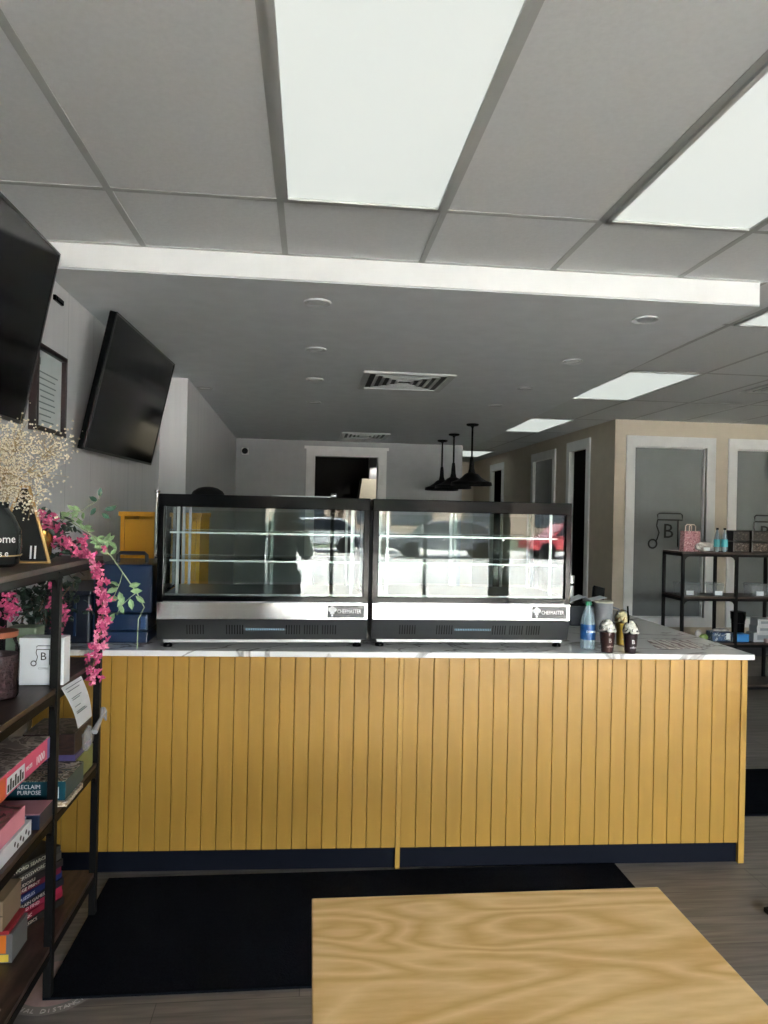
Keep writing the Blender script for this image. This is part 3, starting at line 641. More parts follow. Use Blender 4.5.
# ------------------------------------------------------------------ navy carrier and yellow cabinet left of the cases
Zc = .966
t = thing('navy_carrier', 'navy blue stacked carrier with a top handle on the counter left of the cases', 'carrier', (-.83, 3.45, Zc))
NV = mat('navy_plastic', '10294a', .32, var=.06, scale=5)
MB().box(-.955, -.70, 3.32, 3.75, 1.10, 1.318).build('upper_box', NV, t, bevel=.008)
MB().box(-.955, -.715, 3.315, 3.75, 1.022, 1.095).build('middle_drawer', NV, t, bevel=.006)
MB().box(-.955, -.715, 3.315, 3.75, Zc, 1.017).build('lower_drawer', NV, t, bevel=.006)
h = MB(); h.tube([(-.885, 3.45, 1.31), (-.885, 3.45, 1.352), (-.875, 3.45, 1.362), (-.765, 3.45, 1.362), (-.755, 3.45, 1.352), (-.755, 3.45, 1.31)], .009, 8); h.build('handle', mat('dark_handle', '1a2430', .4), t, smooth=True)
MB().box(-.745, -.722, 3.309, 3.316, 1.03, 1.085).build('latch', mat('navy_latch', '2a4a74', .3), t, bevel=.002)
t = thing('navy_crate', 'darker navy crate between the carrier and the wall, behind the plants', 'crate', (-1.06, 3.5, Zc))
MB().box(-1.16, -.962, 3.3, 3.8, Zc, 1.18).build('body', mat('dark_navy_plastic', '0b1526', .4), t, bevel=.008); MB().box(-1.165, -.958, 3.295, 3.805, 1.18, 1.2).build('lid', mat('dark_navy_plastic', '0b1526', .4), t, bevel=.005)
MB().box(-1.03, -1.02, 3.292, 3.3, 1.0, 1.16).build('rib', NV, t)
t = thing('yellow_cabinet', 'yellow cabinet with a gap under its top, behind the navy carrier', 'cabinet', (-.79, 4.05, Zc))
YC = mat('yellow_laminate', 'd79a13', .4)
c = MB(); c.box(-.992, -.972, 3.9, 4.25, Zc, 1.53); c.box(-.60, -.58, 3.9, 4.25, Zc, 1.53); c.box(-.972, -.60, 4.23, 4.25, Zc, 1.53); c.box(-.972, -.60, 3.9, 4.23, Zc, Zc+.02); c.build('carcass', YC, t)
MB().box(-1.0, -.572, 3.885, 4.255, 1.53, 1.553).build('top_board', YC, t, bevel=.002)
MB().box(-.97, -.602, 3.902, 3.918, Zc+.022, 1.512).build('door', YC, t)
t = thing('chrome_post', 'short chrome post behind the top left corner of the left case', 'post', (-.80, 3.82, Zc))
MB().tube([(-.79, 3.82, Zc+.01), (-.79, 3.82, 1.655)], .011, 14).build('tube', CHROME, t, smooth=True); MB().lathe([(.03, 0), (.03, .01), (.012, .014)], (-.79, 3.82, Zc), 16).build('base_flange', CHROME, t)
MB().lathe([(.012, 0), (.015, .004), (.015, .014), (.0, .02)], (-.79, 3.82, 1.652), 16, cap=False).build('cap', CHROME, t, smooth=True)
# objects lying on the cases
t = thing('black_bowl', 'upturned black bowl lying on top of the left case', 'bowl', (-.49, 3.52, 1.638), local=True)
MB().lathe([(.078, 0), (.08, .004), (.07, .022), (.045, .038), (.02, .044), (0, .045)], n=28, cap=False).build('body', BLACK, t, smooth=True); MB().lathe([(.074, 0), (.085, 0), (.085, .004), (.074, .004)], n=28).build('rim', BLACK, t)
t = thing('chrome_rod', 'thin bright rod lying on the roof of the left case', 'rod', (-.03, 3.5, 1.638))
MB().tube([(-.185, 3.47, 1.644), (.105, 3.485, 1.644)], .005, 8).build('bar', CHROME, t); MB().tube([(.10, 3.485, 1.652), (.125, 3.486, 1.652)], .013, 10).build('end_knob', STEELD, t)

# ------------------------------------------------------------------ drinks on the counter
def bottle(x, y, z, H, r, liquid, label_m, capm, name, lb, cat, grp=None, word=None):
    t = thing(name, lb, cat, (x, y, z), group=grp, local=True)
    MB().lathe([(0, 0), (r*.8, 0), (r, .01), (r*.97, H*.1), (r, H*.13), (r, H*.52), (r*.93, H*.6), (r*.8, H*.7), (r*.45, H*.84), (r*.36, H*.88), (r*.36, H*.93)], n=24, cap=False).build('body', liquid, t, smooth=True)
    MB().lathe([(r*1.01, H*.22), (r*1.02, H*.23), (r*1.02, H*.52), (r*1.01, H*.53)], n=24, cap=False).build('label', label_m, t, smooth=True)
    MB().lathe([(r*.42, H*.92), (r*.42, H), (0, H)], n=18, cap=False).build('cap', capm, t, smooth=True)
    if word: text(word, r*.44, (0, -r*1.05, H*.37), (1, 0, 0), (0, 0, 1), WTXT, t, align='CENTER', sx_=.8, ext=.0008)
    return t
WATER = film('water_bottle', 'b4ccd8', .38)
bottle(1.286, 3.19, Zc, .222, .034, WATER, mat('blue_label', '16508a', .35, var=.3, scale=50), mat('green_cap', '176b4a', .4), 'water_bottle', 'clear water bottle with green cap and blue label on the counter', 'bottle', word='DASANI')
def cup(x, y, H, r, liq, lb, topping, straw=False, yellow=False, rz=0):
    t = thing('iced_drink_cup', lb, 'drink', (x, y, Zc), rz, 'iced drinks on the counter', local=True)
    MB().lathe([(0, .001), (r*.68, 0), (r*.72, .006), (r*.98, H*.93), (r*1.04, H*.94), (r*1.04, H*.97), (r*.98, H)], n=24, cap=False).build('plastic_cup', PLG, t, smooth=True)
    MB().lathe([(0, .004), (r*.66, .004), (r*.92, H*.86), (0, H*.88)], n=24, cap=False).build('drink', liq, t, smooth=True)
    c = MB()
    for k in range(16):
        a = k*2.4; q = r*.75*(1-k/18); c.ball((q*math.cos(a), q*math.sin(a), H*.9+k*.0028), r*.42, 2, (1, 1, .8))
    cr_ = c.build('whipped_cream', mat('cream_'+topping, 'f0eadf' if topping != 'gold' else 'e8d9a8', .5), t, smooth=True)
    d = MB()
    for k in range(7):
        a = k*.9; d.tube([(r*.95*math.cos(a), r*.95*math.sin(a), H*.97), (r*.62*math.cos(a+.25), r*.62*math.sin(a+.25), H*1.10), (r*.22*math.cos(a+.6), r*.22*math.sin(a+.6), H*1.22)], .0026, 6)
    d.build('drizzle', mat('chocolate_drizzle', '1d120e', .3) if topping != 'gold' else mat('caramel_drizzle', 'b87a22', .3), cr_)
    MB().lathe([(r*1.03, H*.96), (r*1.05, H*.97), (r*1.0, H*1.12), (r*.72, H*1.3), (r*.3, H*1.36)], n=24, cap=False).build('dome_lid', PLG, t, smooth=True)
    if straw: MB().tube([(-.006, -.004, H*.5), (-.02, -.008, H*2.05)], .004, 8).build('straw', BLK2, t)
    lp = MB().lathe([(r*.86, H*.3), (r*.90, H*.62)], n=24, cap=False) if False else None
    text('B', r*.75, (0, -r*.93, H*.45), (1, 0, 0), (0, .15, 1), mat('pale_print', 'b9aaa2', .5) if not straw else WTXT, t, align='CENTER')
    text('coffee', r*.36, (0, -r*.88, H*.25), (1, 0, 0), (0, .15, 1), mat('pale_print', 'b9aaa2', .5) if not straw else WTXT, t, align='CENTER')
    return t
cup(1.352, 3.125, .108, .036, mat('cocoa', '4d2f2a', .3), 'iced chocolate drink with drizzled cream, next to the water bottle', 'white')
cup(1.452, 3.105, .104, .034, mat('dark_coffee', '2e1d22', .3), 'iced coffee with a tall black straw, nearest the counter end', 'pale', straw=True)
cup(1.50, 3.30, .125, .034, mat('mango_drink', 'c8a545', .4), 'yellow iced drink standing behind the two chocolate drinks', 'gold')
t = thing('steel_pitcher', 'grey translucent pitcher behind the water bottle', 'pitcher', (1.575, 3.70, Zc), local=True)
MB().lathe([(0, 0), (.043, 0), (.046, .01), (.049, .14), (.052, .155), (.049, .155), (.044, .01)], n=24, cap=False).build('body', mat('smoked_plastic', '85888c', .3), t, smooth=True)
MB().lathe([(.052, .155), (.05, .163), (.0, .166)], n=24, cap=False).build('lid', mat('pale_lid', 'b9b8a4', .4), t); MB().tube([(.05, .0, .13), (.085, 0, .12), (.085, 0, .05), (.05, 0, .03)], .006).build('handle', mat('smoked_plastic', '85888c', .3), t)
t = thing('till_printer', 'dark receipt printer on the return counter right of the right case', 'printer', (1.53, 3.95, Zc))
MB().box(1.46, 1.66, 3.88, 4.06, Zc, 1.075).build('body', mat('slate_plastic', '242c36', .4), t, bevel=.008); MB().box(1.47, 1.65, 3.9, 4.04, 1.075, 1.09).build('cover', BLK2, t, bevel=.004)
pr = MB(); pr.prism([(1.47, 1.091), (1.56, 1.125), (1.60, 1.10), (1.69, 1.12), (1.69, 1.122), (1.60, 1.102), (1.56, 1.127), (1.47, 1.093)], 3.92, 4.02, lambda u, v, d: (u, d, v))
tag(pr.build('paper_receipts', PAPER, loc=(1.57, 3.97, 1.091)), 'curled white receipts lying on the dark printer', 'paper')
t = thing('card_reader', 'small black card reader on a stand behind the pitcher', 'card reader', (1.71, 4.1, Zc), local=True)
M = Matrix.Rotation(-.6, 4, 'X') @ Matrix.Rotation(.3, 4, 'Y')
MB().lathe([(.04, 0), (.04, .01), (.01, .016), (.01, .10)], n=16).build('stand', BLACK, t)
MB().box(-.035, .035, -.012, .012, -.065, .065, Matrix.Translation((0, 0, .14)) @ M).build('body', BLK2, t, bevel=.004); MB().box(-.028, .028, -.014, -.012, 0, .055, Matrix.Translation((0, 0, .14)) @ M).build('screen', SCREEN, t)
t = thing('steel_tumbler', 'slim steel tumbler beside the right case, above the receipts', 'tumbler', (1.56, 4.15, Zc), local=True)
MB().lathe([(0, 0), (.018, 0), (.02, .2), (.023, .26), (.0, .262)], n=20, cap=False).build('body', mat('white_steel', 'd5d5d3', .25, .5), t, smooth=True); MB().lathe([(.0235, .2), (.0235, .215)], n=20, cap=False).build('band', BLK2, t)
sh = MB()
for k in range(8):
    for j in range(5):
        pass
sh.prism([(1.63+.028*k, Zc+.001+.004*(k % 2)) for k in range(9)]+[(1.63+.028*k, Zc+.0022+.004*(k % 2)) for k in range(8, -1, -1)], 3.2, 3.42, lambda u, v, d: (u+.25*(d-3.2), d, v))
tag(sh.build('patterned_sheet', stripes_mat(), loc=(1.75, 3.3, Zc)), 'crinkled sheet with a dark wavy pattern on the marble top', 'paper')

# ------------------------------------------------------------------ goods on the left shelving unit
S1, S2, S3, S4 = 1.386, .993, .593, .171
def carton(name, lb, cat, x0, x1, y0, y1, z0, z1, side, top=None, group=None, rz=0):
    """lidded box; printed top as its own part"""
    t = thing(name, lb, cat, ((x0+x1)/2, (y0+y1)/2, z0), rz, group, local=True); a, b, h = (x1-x0)/2, (y1-y0)/2, z1-z0
    MB().box(-a, a, -b, b, h*.0, h-.002).build('box_body', side, t, bevel=.0015)
    if top is not None: MB().box(-a+.001, a-.001, -b+.001, b-.001, h-.002, h).build('printed_top', top, t)
    return t, a, b, h
GP = 'puzzle boxes on the left shelves'
PUZ = picture('puzzle_sepia', ['453c39', 'a0928a', '6a5c57', 'c4b8ae', '8a7a75'], 8); PUZ2 = picture('puzzle_flowers', ['2b2926', 'b9ab8c', '55604f', 'd8cdb8', '85735c', '3a342e'], 11)
t, a, b, h = carton('puzzle_box', 'big hot pink puzzle box, topmost on the third shelf, marked 1000', 'puzzle box', -1.10, -.80, 1.937, 2.355, .782, .848, mat('hot_pink_print', 'd94f78', .35), PUZ, GP)
text('1000', .036, (a+.0008, b-.115, .012), (0, 1, 0), (0, 0, 1), WTXT, t); text('PIECES', .016, (a+.0008, b-.19, .022), (0, 1, 0), (0, 0, 1), WTXT, t)
w_ = MB(); w_.box(a, a+.0008, b-.32, b-.2, .006, .05); wq = w_.build('side_picture', PAPER, t); g = MB()
for k in range(7): g.box(a+.0008, a+.0012, b-.318+k*.0165, b-.307+k*.0165, .01, .03+.012*(k % 2))
g.build('side_figures', BTXT, wq)
MB().box(a, a+.0008, -b, b-.33, 0, .06).build('orange_end', mat('orange_print', 'd8603c', .4), t); MB().box(a, a+.0006, b-.02, b, 0, .062).build('violet_end', mat('violet_print', '6d6aa8', .4), t)
carton('cardboard_box', 'plain cardboard box holding up the hot pink puzzle box', 'box', -1.09, -.87, 1.937, 2.10, .697, .781, mat('kraft', '9b8467', .8))
t, a, b, h = carton('puzzle_box', 'teal puzzle box with white capital letters on its front', 'puzzle box', -.965, -.775, 2.435, 2.625, .612, .676, mat('teal_print', '0e4a57', .35), PUZ2, GP)
text('RECLAIM', .019, (-.055, -b-.0008, .040), (1, 0, 0), (0, 0, 1), WTXT, t, sx_=.95); text('PURPOSE', .019, (-.055, -b-.0008, .021), (1, 0, 0), (0, 0, 1), WTXT, t, sx_=.95)
MB().box(a-.035, a-.02, -b-.0008, -b, .008, .045).build('white_label', PAPER, t)
t, a, b, h = carton('floral_book', 'cream floral booklet lying under the teal puzzle box', 'book', -.965, -.768, 2.43, 2.60, S3, .611, picture('cream_floral', ['c9b9a2', 'e4d8c6', 'a58f74', 'e8dfd0'], 40), None)
t, a, b, h = carton('puzzle_box', 'navy box with a pale square label beside the shelf post', 'puzzle box', -.95, -.792, 2.26, 2.373, S3, .640, mat('navy_print', '15233c', .4), mat('rose_top', 'b5808a', .5), GP)
lb_ = MB().box(.005, .04, -b-.0008, -b, .006, .042).build('label', mat('pale_blue_label', 'b9c8e0', .4), t)
g = MB()
for k in range(3): g.box(.01, .035, -b-.0012, -b-.0008, .012+k*.01, .015+k*.01)
g.build('label_lines', mat('slate_print', '4a5a88', .5), lb_)
t, a, b, h = carton('puzzle_box', 'pale pink puzzle box lying on the white one at the left edge', 'puzzle box', -1.08, -.812, 1.937, 2.20, .640, .696, mat('pale_pink_print', 'df8fa0', .4), picture('puzzle_rose', ['3a2f2d', 'a55c66', '8a6a60', 'b8707a'], 12), GP)
t, a, b, h = carton('puzzle_box', 'white puzzle box with dark flower print beneath the pale pink one', 'puzzle box', -1.08, -.806, 1.937, 2.235, S3, .639, mat('white_card', 'dfe3e4', .4), None, GP)
g = MB()
for k in range(6): g.ball((a, b-.02-.02*k, .012+.012*(k % 2)), .008, 1, (.08, 1, 1))
g.build('flower_print', mat('dark_print', '352e2c', .5), t)
t, a, b, h = carton('wooden_box', 'dark brown wooden box on top of the small stack at the shelf end', 'box', -.975, -.80, 2.60, 2.80, .705, .778, wood('dark_walnut', '1d1210', '35211c', .4, 6), picture('mottled_lid', ['2c2524', '6d605c', '463a38', '857873'], 10))
carton('purple_box', 'purple box directly under the dark wooden box', 'box', -.965, -.80, 2.61, 2.80, .68, .704, mat('purple_print', '4a4372', .5))
carton('green_box', 'olive green box between the purple box and the shelf board', 'box', -.96, -.80, 2.64, 2.82, S3, .679, mat('olive_print', '7e8550', .5))
# clear crumpled bag
cb = MB(); g_ = bmesh.ops.create_icosphere(cb.b, subdivisions=3, radius=1)['verts']
for v in g_:
    n3 = v.co.copy(); k = 1+.22*math.sin(9*n3.x+4*n3.z)*math.cos(8*n3.y+3*n3.x); v.co = Vector((-.782+.014*n3.x*k, 2.69+.05*n3.y*k, .735+.04*n3.z*k))
t = thing('plastic_bag', 'crumpled clear plastic bag with a twist at the end of the third shelf', 'bag', (-.762, 2.66, S3)); cb.build('bag', film('thin_film', 'd8dadc', .3), t, smooth=True)
tw = MB(); tw.tube([(-.762, 2.70, .755), (-.755, 2.76, .79), (-.76, 2.80, .81)], [.012, .006, .012], 7); tw.tube([(-.76, 2.78, .80), (-.75, 2.80, .77), (-.755, 2.82, .80)], .004, 6); tw.build('twisted_neck', mat('silver_ribbon', 'c9c9cc', .25, .5), t)
# bottom shelf
BK = [('3b3733', 'd6cfbd'), ('4a4642', 'd8d2c4'), ('2e2a2b', 'cbbfae'), ('6b2134', 'e3dcd0'), ('1f2f63', 'd9dbe2'), ('20222a', 'd6cfc4'), ('a12a48', 'ecd6d6'), ('8a2338', 'e9d2cf'), ('23211f', 'cbbfae')]
nm = ['charcoal newsprint', 'grey newsprint', 'dark patterned', 'maroon', 'royal blue', 'black', 'crimson', 'dark red', 'black lettered']
zz = S4
for k in range(8, -1, -1):
    c, tx = BK[k]; th = .024 if k > 1 else .027; off = .012*(8-k)
    t = thing('puzzle_book', '%s puzzle book, %s in the leaning stack on the bottom shelf' % (nm[k], ['topmost', 'second from the top', 'third from the top', 'fourth from the top', 'fifth from the top', 'fourth from the bottom', 'third from the bottom', 'second from the bottom', 'lowest'][k]), 'book', (-.955+.004*(k % 3), 2.576-off*.3, zz), -.5+.05*((k*5) % 3), 'puzzle books on the bottom shelf', local=True)
    MB().box(-.073, .073, -.101, .101, .002, th-.003).build('pages', mat('page_paper', 'cfc8b8', .8, var=.1, scale=200), t)
    cv = MB(); cv.box(-.075, .075, -.103, .103, 0, .002); cv.box(-.075, .075, -.103, .103, th-.003, th-.001); cv.box(.073, .076, -.103, .103, 0, th-.001); cv.build('cover', mat('cover_'+c, c, .4), t)
    text(['WORD SEARCH', 'CROSSWORDS', 'SUDOKU', 'LARGE PRINT', 'PUZZLES', 'BRAIN GAMES', 'WORD FIND', 'LOGIC', 'CLASSICS'][k], th*.62, (.0765, -.09, th*.25), (0, 1, 0), (0, 0, 1), mat('spine_print_'+tx, tx, .5), t, sx_=1.15)
    zz += th
t, a, b, h = carton('tea_carton', 'grey carton with an orange label at the left end of the bottom shelf', 'box', -1.02, -.878, 2.30, 2.42, S4, .262, mat('grey_card', '6b6a68', .5))
MB().box(a-.055, a-.018, -b-.0008, -b, .03, .085).build('orange_label', mat('orange_label', 'd9762a', .4), t); MB().box(a-.055, a-.01, -b-.001, -b-.0002, .004, .026).build('yellow_strip', mat('yellow_label', 'e0c24a', .4), t)
carton('red_book', 'thin red book between the grey carton and the brown cardboard box', 'book', -1.02, -.885, 2.29, 2.42, .263, .277, mat('red_print', '9b2430', .4))
t, a, b, h = carton('cardboard_box', 'brown cardboard box on the red book at the left edge', 'box', -1.04, -.90, 2.28, 2.42, .278, .372, mat('kraft_dark', '8a745c', .8)); MB().box(-a, a, -b-.0006, -b, .045, .048).build('flap_seam', mat('seam', '4a3a2c', .9), t)
# second shelf
t = thing('glass_jar', 'glass jar of dark dried fruit with a wooden lid on the second shelf', 'jar', (-.928, 2.27, S2), local=True)
MB().lathe([(0, 0), (.056, 0), (.06, .008), (.061, .15), (.052, .172), (.05, .185)], n=28, cap=False).build('glass_body', PLG, t, smooth=True)
MB().lathe([(0, .004), (.055, .004), (.057, .13), (.0, .135)], n=24, cap=False).build('contents', mat('dried_fruit', '4a3436', .7, var=.5, scale=90, bump=1), t)
MB().lathe([(.054, .183), (.056, .186), (.056, .2), (.0, .202)], n=28, cap=False).build('lid', mat('rust_lid', '9a5a42', .5), t, smooth=True)
t = thing('white_sign_box', 'white box with a small coffee shop emblem on the second shelf', 'box', (-.84, 2.45, S2))
MB().box(-.922, -.782, 2.415, 2.475, S2+.001, 1.146).build('box_body', mat('sign_white', 'e8edf0', .4), t, bevel=.001)
logo(0, 0, t, f=lambda x, z: (-.843+x*.16, 2.4145, 1.085+z*.16), r=.0012); text('B', .036, (-.846, 2.4145, 1.075), (1, 0, 0), (0, 0, 1), BTXT, t, align='CENTER'); text('COFFEE', .009, (-.846, 2.4145, 1.045), (1, 0, 0), (0, 0, 1), mat('grey_print2', '8a8f94', .5), t, align='CENTER')
tag(box('green_tin', mat('sage_tin', '86967f', .4), -1.0, -.90, 2.50, 2.58, S2, 1.165, bevel=.006), 'pale green tin behind the white sign box', 'tin')
t = thing('paper_roll', 'white paper roll peeking from behind the white sign box', 'roll', (-.865, 2.58, S2), local=True)
MB().lathe([(.02, 0), (.034, 0), (.034, .075), (.02, .075), (.02, 0)], n=28, cap=False).build('roll', PAPER, t, smooth=True); MB().lathe([(.017, 0), (.02, 0), (.02, .075), (.017, .075), (.017, 0)], n=20, cap=False).build('core', mat('kraft', '9b8467', .8), t)
pg = MB(); cs = [Vector((-.786, 2.408, .986)), Vector((-.786, 2.611, .979)), Vector((-.772, 2.70, .813)), Vector((-.768, 2.53, .818))]; N = 8
for i in range(N):
    u0, u1 = i/N, (i+1)/N; A = cs[0].lerp(cs[3], u0); B = cs[1].lerp(cs[2], u0); C = cs[1].lerp(cs[2], u1); D = cs[0].lerp(cs[3], u1)
    for q, u in ((A, u0), (B, u0), (C, u1), (D, u1)): q.x += .008*math.sin(u*PI)
    pg.add([A, B, C, D]+[q+Vector((-.0006, 0, 0)) for q in (A, B, C, D)], [(0, 1, 2, 3), (7, 6, 5, 4), (0, 4, 5, 1), (1, 5, 6, 2), (2, 6, 7, 3), (3, 7, 4, 0)])
t = thing('price_sheet', 'white price sheet hanging askew from the second shelf edge', 'paper', (-.785, 2.5, .9)); pg.build('sheet', PAPER, t)
g = MB(); dn = (cs[3]-cs[0]); rt = (cs[1]-cs[0])
for k, (v, a, b) in enumerate(((.07, .12, .9), (.14, .12, .7), (.30, .15, .62), (.34, .15, .5), (.5, .12, .4), (.62, .12, .55), (.66, .12, .62))):
    p = cs[0]+dn*v+rt*a; q = cs[0]+dn*v+rt*b; x_ = .0012+.008*math.sin(v*PI)
    g.tube([tuple(p+Vector((x_, 0, 0))), tuple(q+Vector((x_, 0, 0)))], .0014, 5)
g.build('print_lines', mat('grey_print', '6f7d80', .6), t)

# ------------------------------------------------------------------ plants and top-shelf decorations
t = thing('glass_vase', 'dark glass vase with white script holding the dried flowers', 'vase', (-.955, 2.28, S1), local=True)
MB().lathe([(0, 0), (.06, 0), (.075, .01), (.083, .06), (.08, .11), (.06, .155), (.042, .178), (.045, .196), (.04, .196), (.038, .178), (.055, .15)], n=30, cap=False).build('body', mat('smoky_glass', '2a2d2d', .12), t, smooth=True)
MB().lathe([(.0795, .033), (.0815, .034), (.0825, .037), (.0805, .037)], n=30, cap=False).build('board_line', mat('tan_line', 'b79a6a', .4), t)  # tan ring standing in for the shelf board seen through the glass
for s_, z_, sz, k0 in (('Welcome', .075, .034, -1.25), ('please', .035, .026, -1.0)):
    for k, ch in enumerate(s_):
        a = -PI/2+.12+(k-len(s_)/2)*(sz*.62/.083)+.35; rr = .0852
        text(ch, sz, (rr*math.cos(a), rr*math.sin(a), z_), (-math.sin(a), math.cos(a), 0), (0, 0, 1), WTXT, t, align='CENTER')
t = thing('dried_bouquet', 'bouquet of cream dried baby’s breath in the dark glass vase'.replace('’', ''), 'dried flowers', (-.955, 2.28, S1+.06), local=True)
st = MB(); bl2 = MB()
for k in range(46):
    a = random.uniform(0, 2*PI); sp = random.uniform(.02, .22); top = Vector((max(-.12, sp*math.cos(a)*1.05-.02), sp*math.sin(a), random.uniform(.17, .37)-sp*.25))
    mid = Vector((top.x*.3, top.y*.3, .18)); st.tube([(0, 0, .0), tuple(mid), tuple(top)], [.0016, .0013, .0008], 4)
    for j in range(95):
        d = Vector((random.gauss(0, .030), random.gauss(0, .026), random.gauss(0, .03))); e = top+d; e.x = max(e.x, -.2)
        if j % 4 == 0: st.tube([tuple(top.lerp(mid, .2)), tuple(e)], .0006, 3)
        bl2.ball(tuple(e), random.uniform(.0018, .0040), 1)
st.build('stems', mat('straw_stem', 'a8926a', .8), t); bo = bl2.build('blossoms', CREAM, t); bo['kind'] = 'stuff'
t = thing('letter_stand', 'small black A-shaped letter stand with pale wood edging beside the vase', 'sign', (-.895, 2.44, S1), local=True)
tri = [(-.13, 0), (.052, 0), (-.026, .25), (-.052, .25)]
MB().prism([(-.12, .008), (.043, .008), (-.03, .242), (-.048, .242)], -.004, .004, lambda u, v, d: (u, d+.1*v, v)).build('black_board', mat('felt', '0b0b0b', .9), t)
e = MB()
for (p, q) in ((0, 1), (1, 2), (2, 3), (3, 0)): e.tube([(tri[p][0], .1*tri[p][1], tri[p][1]), (tri[q][0], .1*tri[q][1], tri[q][1])], .0055, 4)
e.build('wood_edging', mat('pale_wood_edge', 'c9a26a', .5), t); text('ll', .062, (-.012, -.006, .014), (1, 0, 0), (.0, .1, 1), WTXT, t)
def blossom(mb, c, s):
    for k in range(5): mb.leaf(c, (random.gauss(0, 1), random.gauss(0, 1), random.gauss(0, 1)), s*random.uniform(.8, 1.2), s*.8)
vine = [(-.975, 2.62, 1.50), (-.94, 2.62, 1.53), (-.915, 2.63, 1.50), (-.87, 2.65, 1.45), (-.82, 2.67, 1.41), (-.772, 2.68, 1.36), (-.75, 2.68, 1.30), (-.738, 2.68, 1.235), (-.736, 2.68, 1.16), (-.75, 2.68, 1.09), (-.768, 2.69, 1.0), (-.772, 2.69, .94)]
t = thing('flowering_vine', 'pink flowering artificial vine in a gold pot, trailing off the top shelf', 'plant', (-.93, 2.62, S1))
MB().lathe([(0, 0), (.026, 0), (.030, .01), (.037, .10), (.034, .10), (.03, .02)], (-.93, 2.62, S1), 24, cap=False).build('pot', mat('gold_pot', 'b8904a', .25, .8), t, smooth=True)
MB().tube(vine, .003, 6).build('stem', STEMB, t, smooth=True)
pk = MB(); p2 = MB(); lf = MB()
def along(path, u):
    k = u*(len(path)-1); i = min(int(k), len(path)-2); return Vector(path[i]).lerp(Vector(path[i+1]), k-i)
for k in range(230):
    u = random.random(); p = along(vine, u)+Vector((random.gauss(0, .013), random.gauss(0, .014), random.gauss(0, .012)))
    if u < .5 and p.z < S1+.012 and p.x < -.78: p.z = S1+.015
    blossom(pk if random.random() < .72 else p2, tuple(p), .016)
for k in range(60):
    p = along(vine, random.random()*.42)+Vector((random.gauss(0, .03), random.gauss(0, .02), random.gauss(0, .02)+.01)); p.z = max(p.z, S1+.015); blossom(pk, tuple(p), .016)
for k in range(130):
    p = Vector((-.94, 2.64, 1.49))+Vector((random.gauss(0, .05), random.gauss(0, .03), random.gauss(0, .035))); p.z = max(p.z, S1+.085)
    lf.leaf(tuple(p), (random.gauss(0, 1), random.gauss(0, 1), random.gauss(0, .8)), .034, .018)
for k in range(60):
    p = Vector((-.87, 2.66, 1.42))+Vector((random.gauss(0, .035), random.gauss(0, .02), random.gauss(0, .02))); p.z = max(p.z, S1+.02); lf.leaf(tuple(p), (random.gauss(0, 1), random.gauss(0, 1), random.gauss(0, .6)), .03, .016)
for m_, n_ in ((pk, PINK), (p2, PINK2)): m_.build('blossoms', n_, t)
lf.build('leaves', LEAFD, t)
t = thing('trailing_plant', 'dark leaved plant with a few pink flowers on the second shelf', 'plant', (-.96, 2.66, S2))
MB().lathe([(0, 0), (.03, 0), (.042, .08), (.038, .08)], (-.96, 2.66, S2), 20, cap=False).build('pot', BLACK, t, smooth=True)
lf = MB(); pk = MB(); stq = MB()
for k in range(14):
    a = random.uniform(0, 2*PI); stq.tube([(-.96, 2.66, S2+.07), (-.95+.04*math.cos(a), 2.66+.03*math.sin(a), S2+.2), (-.93+.09*math.cos(a), 2.65+.06*math.sin(a), S2+.2+random.uniform(-.05, .12))], .0018, 5)
for k in range(330):
    p = Vector((-.93, 2.65, 1.235))+Vector((random.gauss(0, .06), random.gauss(0, .04), random.gauss(0, .055))); p.z = min(max(p.z, S2+.1), 1.335); p.x = max(p.x, -1.12)
    lf.leaf(tuple(p), (random.gauss(0, 1), random.gauss(0, 1), random.gauss(0, 1)), .032, .018)
for (cx, cy_, cz, n_) in ((-1.02, 2.58, 1.22, 34), (-.865, 2.62, 1.19, 60), (-.875, 2.6, 1.25, 24)):
    for k in range(n_): blossom(pk, (cx+random.gauss(0, .012), cy_+random.gauss(0, .012), cz+random.gauss(0, .03)), .014)
stq.build('stems', STEMB, t); lf.build('leaves', LEAFD, t); pk.build('blossoms', PINK, t)
# pale leafy sprigs
t = thing('leafy_branch', 'pale green leafy branch arching from the gold pot towards the counter', 'plant', (-.93, 2.66, S1+.08))
br = MB(); lf = MB(); l2 = MB()
main = [(-.94, 2.66, 1.47), (-.88, 2.70, 1.53), (-.80, 2.74, 1.47), (-.727, 2.75, 1.389), (-.69, 2.76, 1.33), (-.64, 2.77, 1.255), (-.611, 2.77, 1.2), (-.632, 2.77, 1.155), (-.634, 2.77, 1.044)]
br.tube(main, .0022, 6); tw1 = [(-.88, 2.70, 1.53), (-.83, 2.73, 1.56), (-.78, 2.75, 1.60), (-.77, 2.75, 1.63)]; tw2 = [(-.90, 2.70, 1.53), (-.87, 2.73, 1.56), (-.83, 2.75, 1.55)]
tw3 = [(-.80, 2.74, 1.47), (-.76, 2.75, 1.45), (-.72, 2.76, 1.44)]; tw4 = [(-.69, 2.76, 1.33), (-.70, 2.76, 1.29), (-.72, 2.76, 1.24)]; tw5 = [(-.64, 2.77, 1.255), (-.66, 2.77, 1.24), (-.70, 2.77, 1.20), (-.71, 2.77, 1.17)]
for q in (tw1, tw2, tw3, tw4, tw5): br.tube(q, .0014, 5)
def L(px, pz, dx, dz, s=.045): lf.leaf((px, 2.755, pz), (dx, random.uniform(-.2, .2), dz), s, s*.52, (random.uniform(-.3, .3), -1, random.uniform(-.3, .3)))
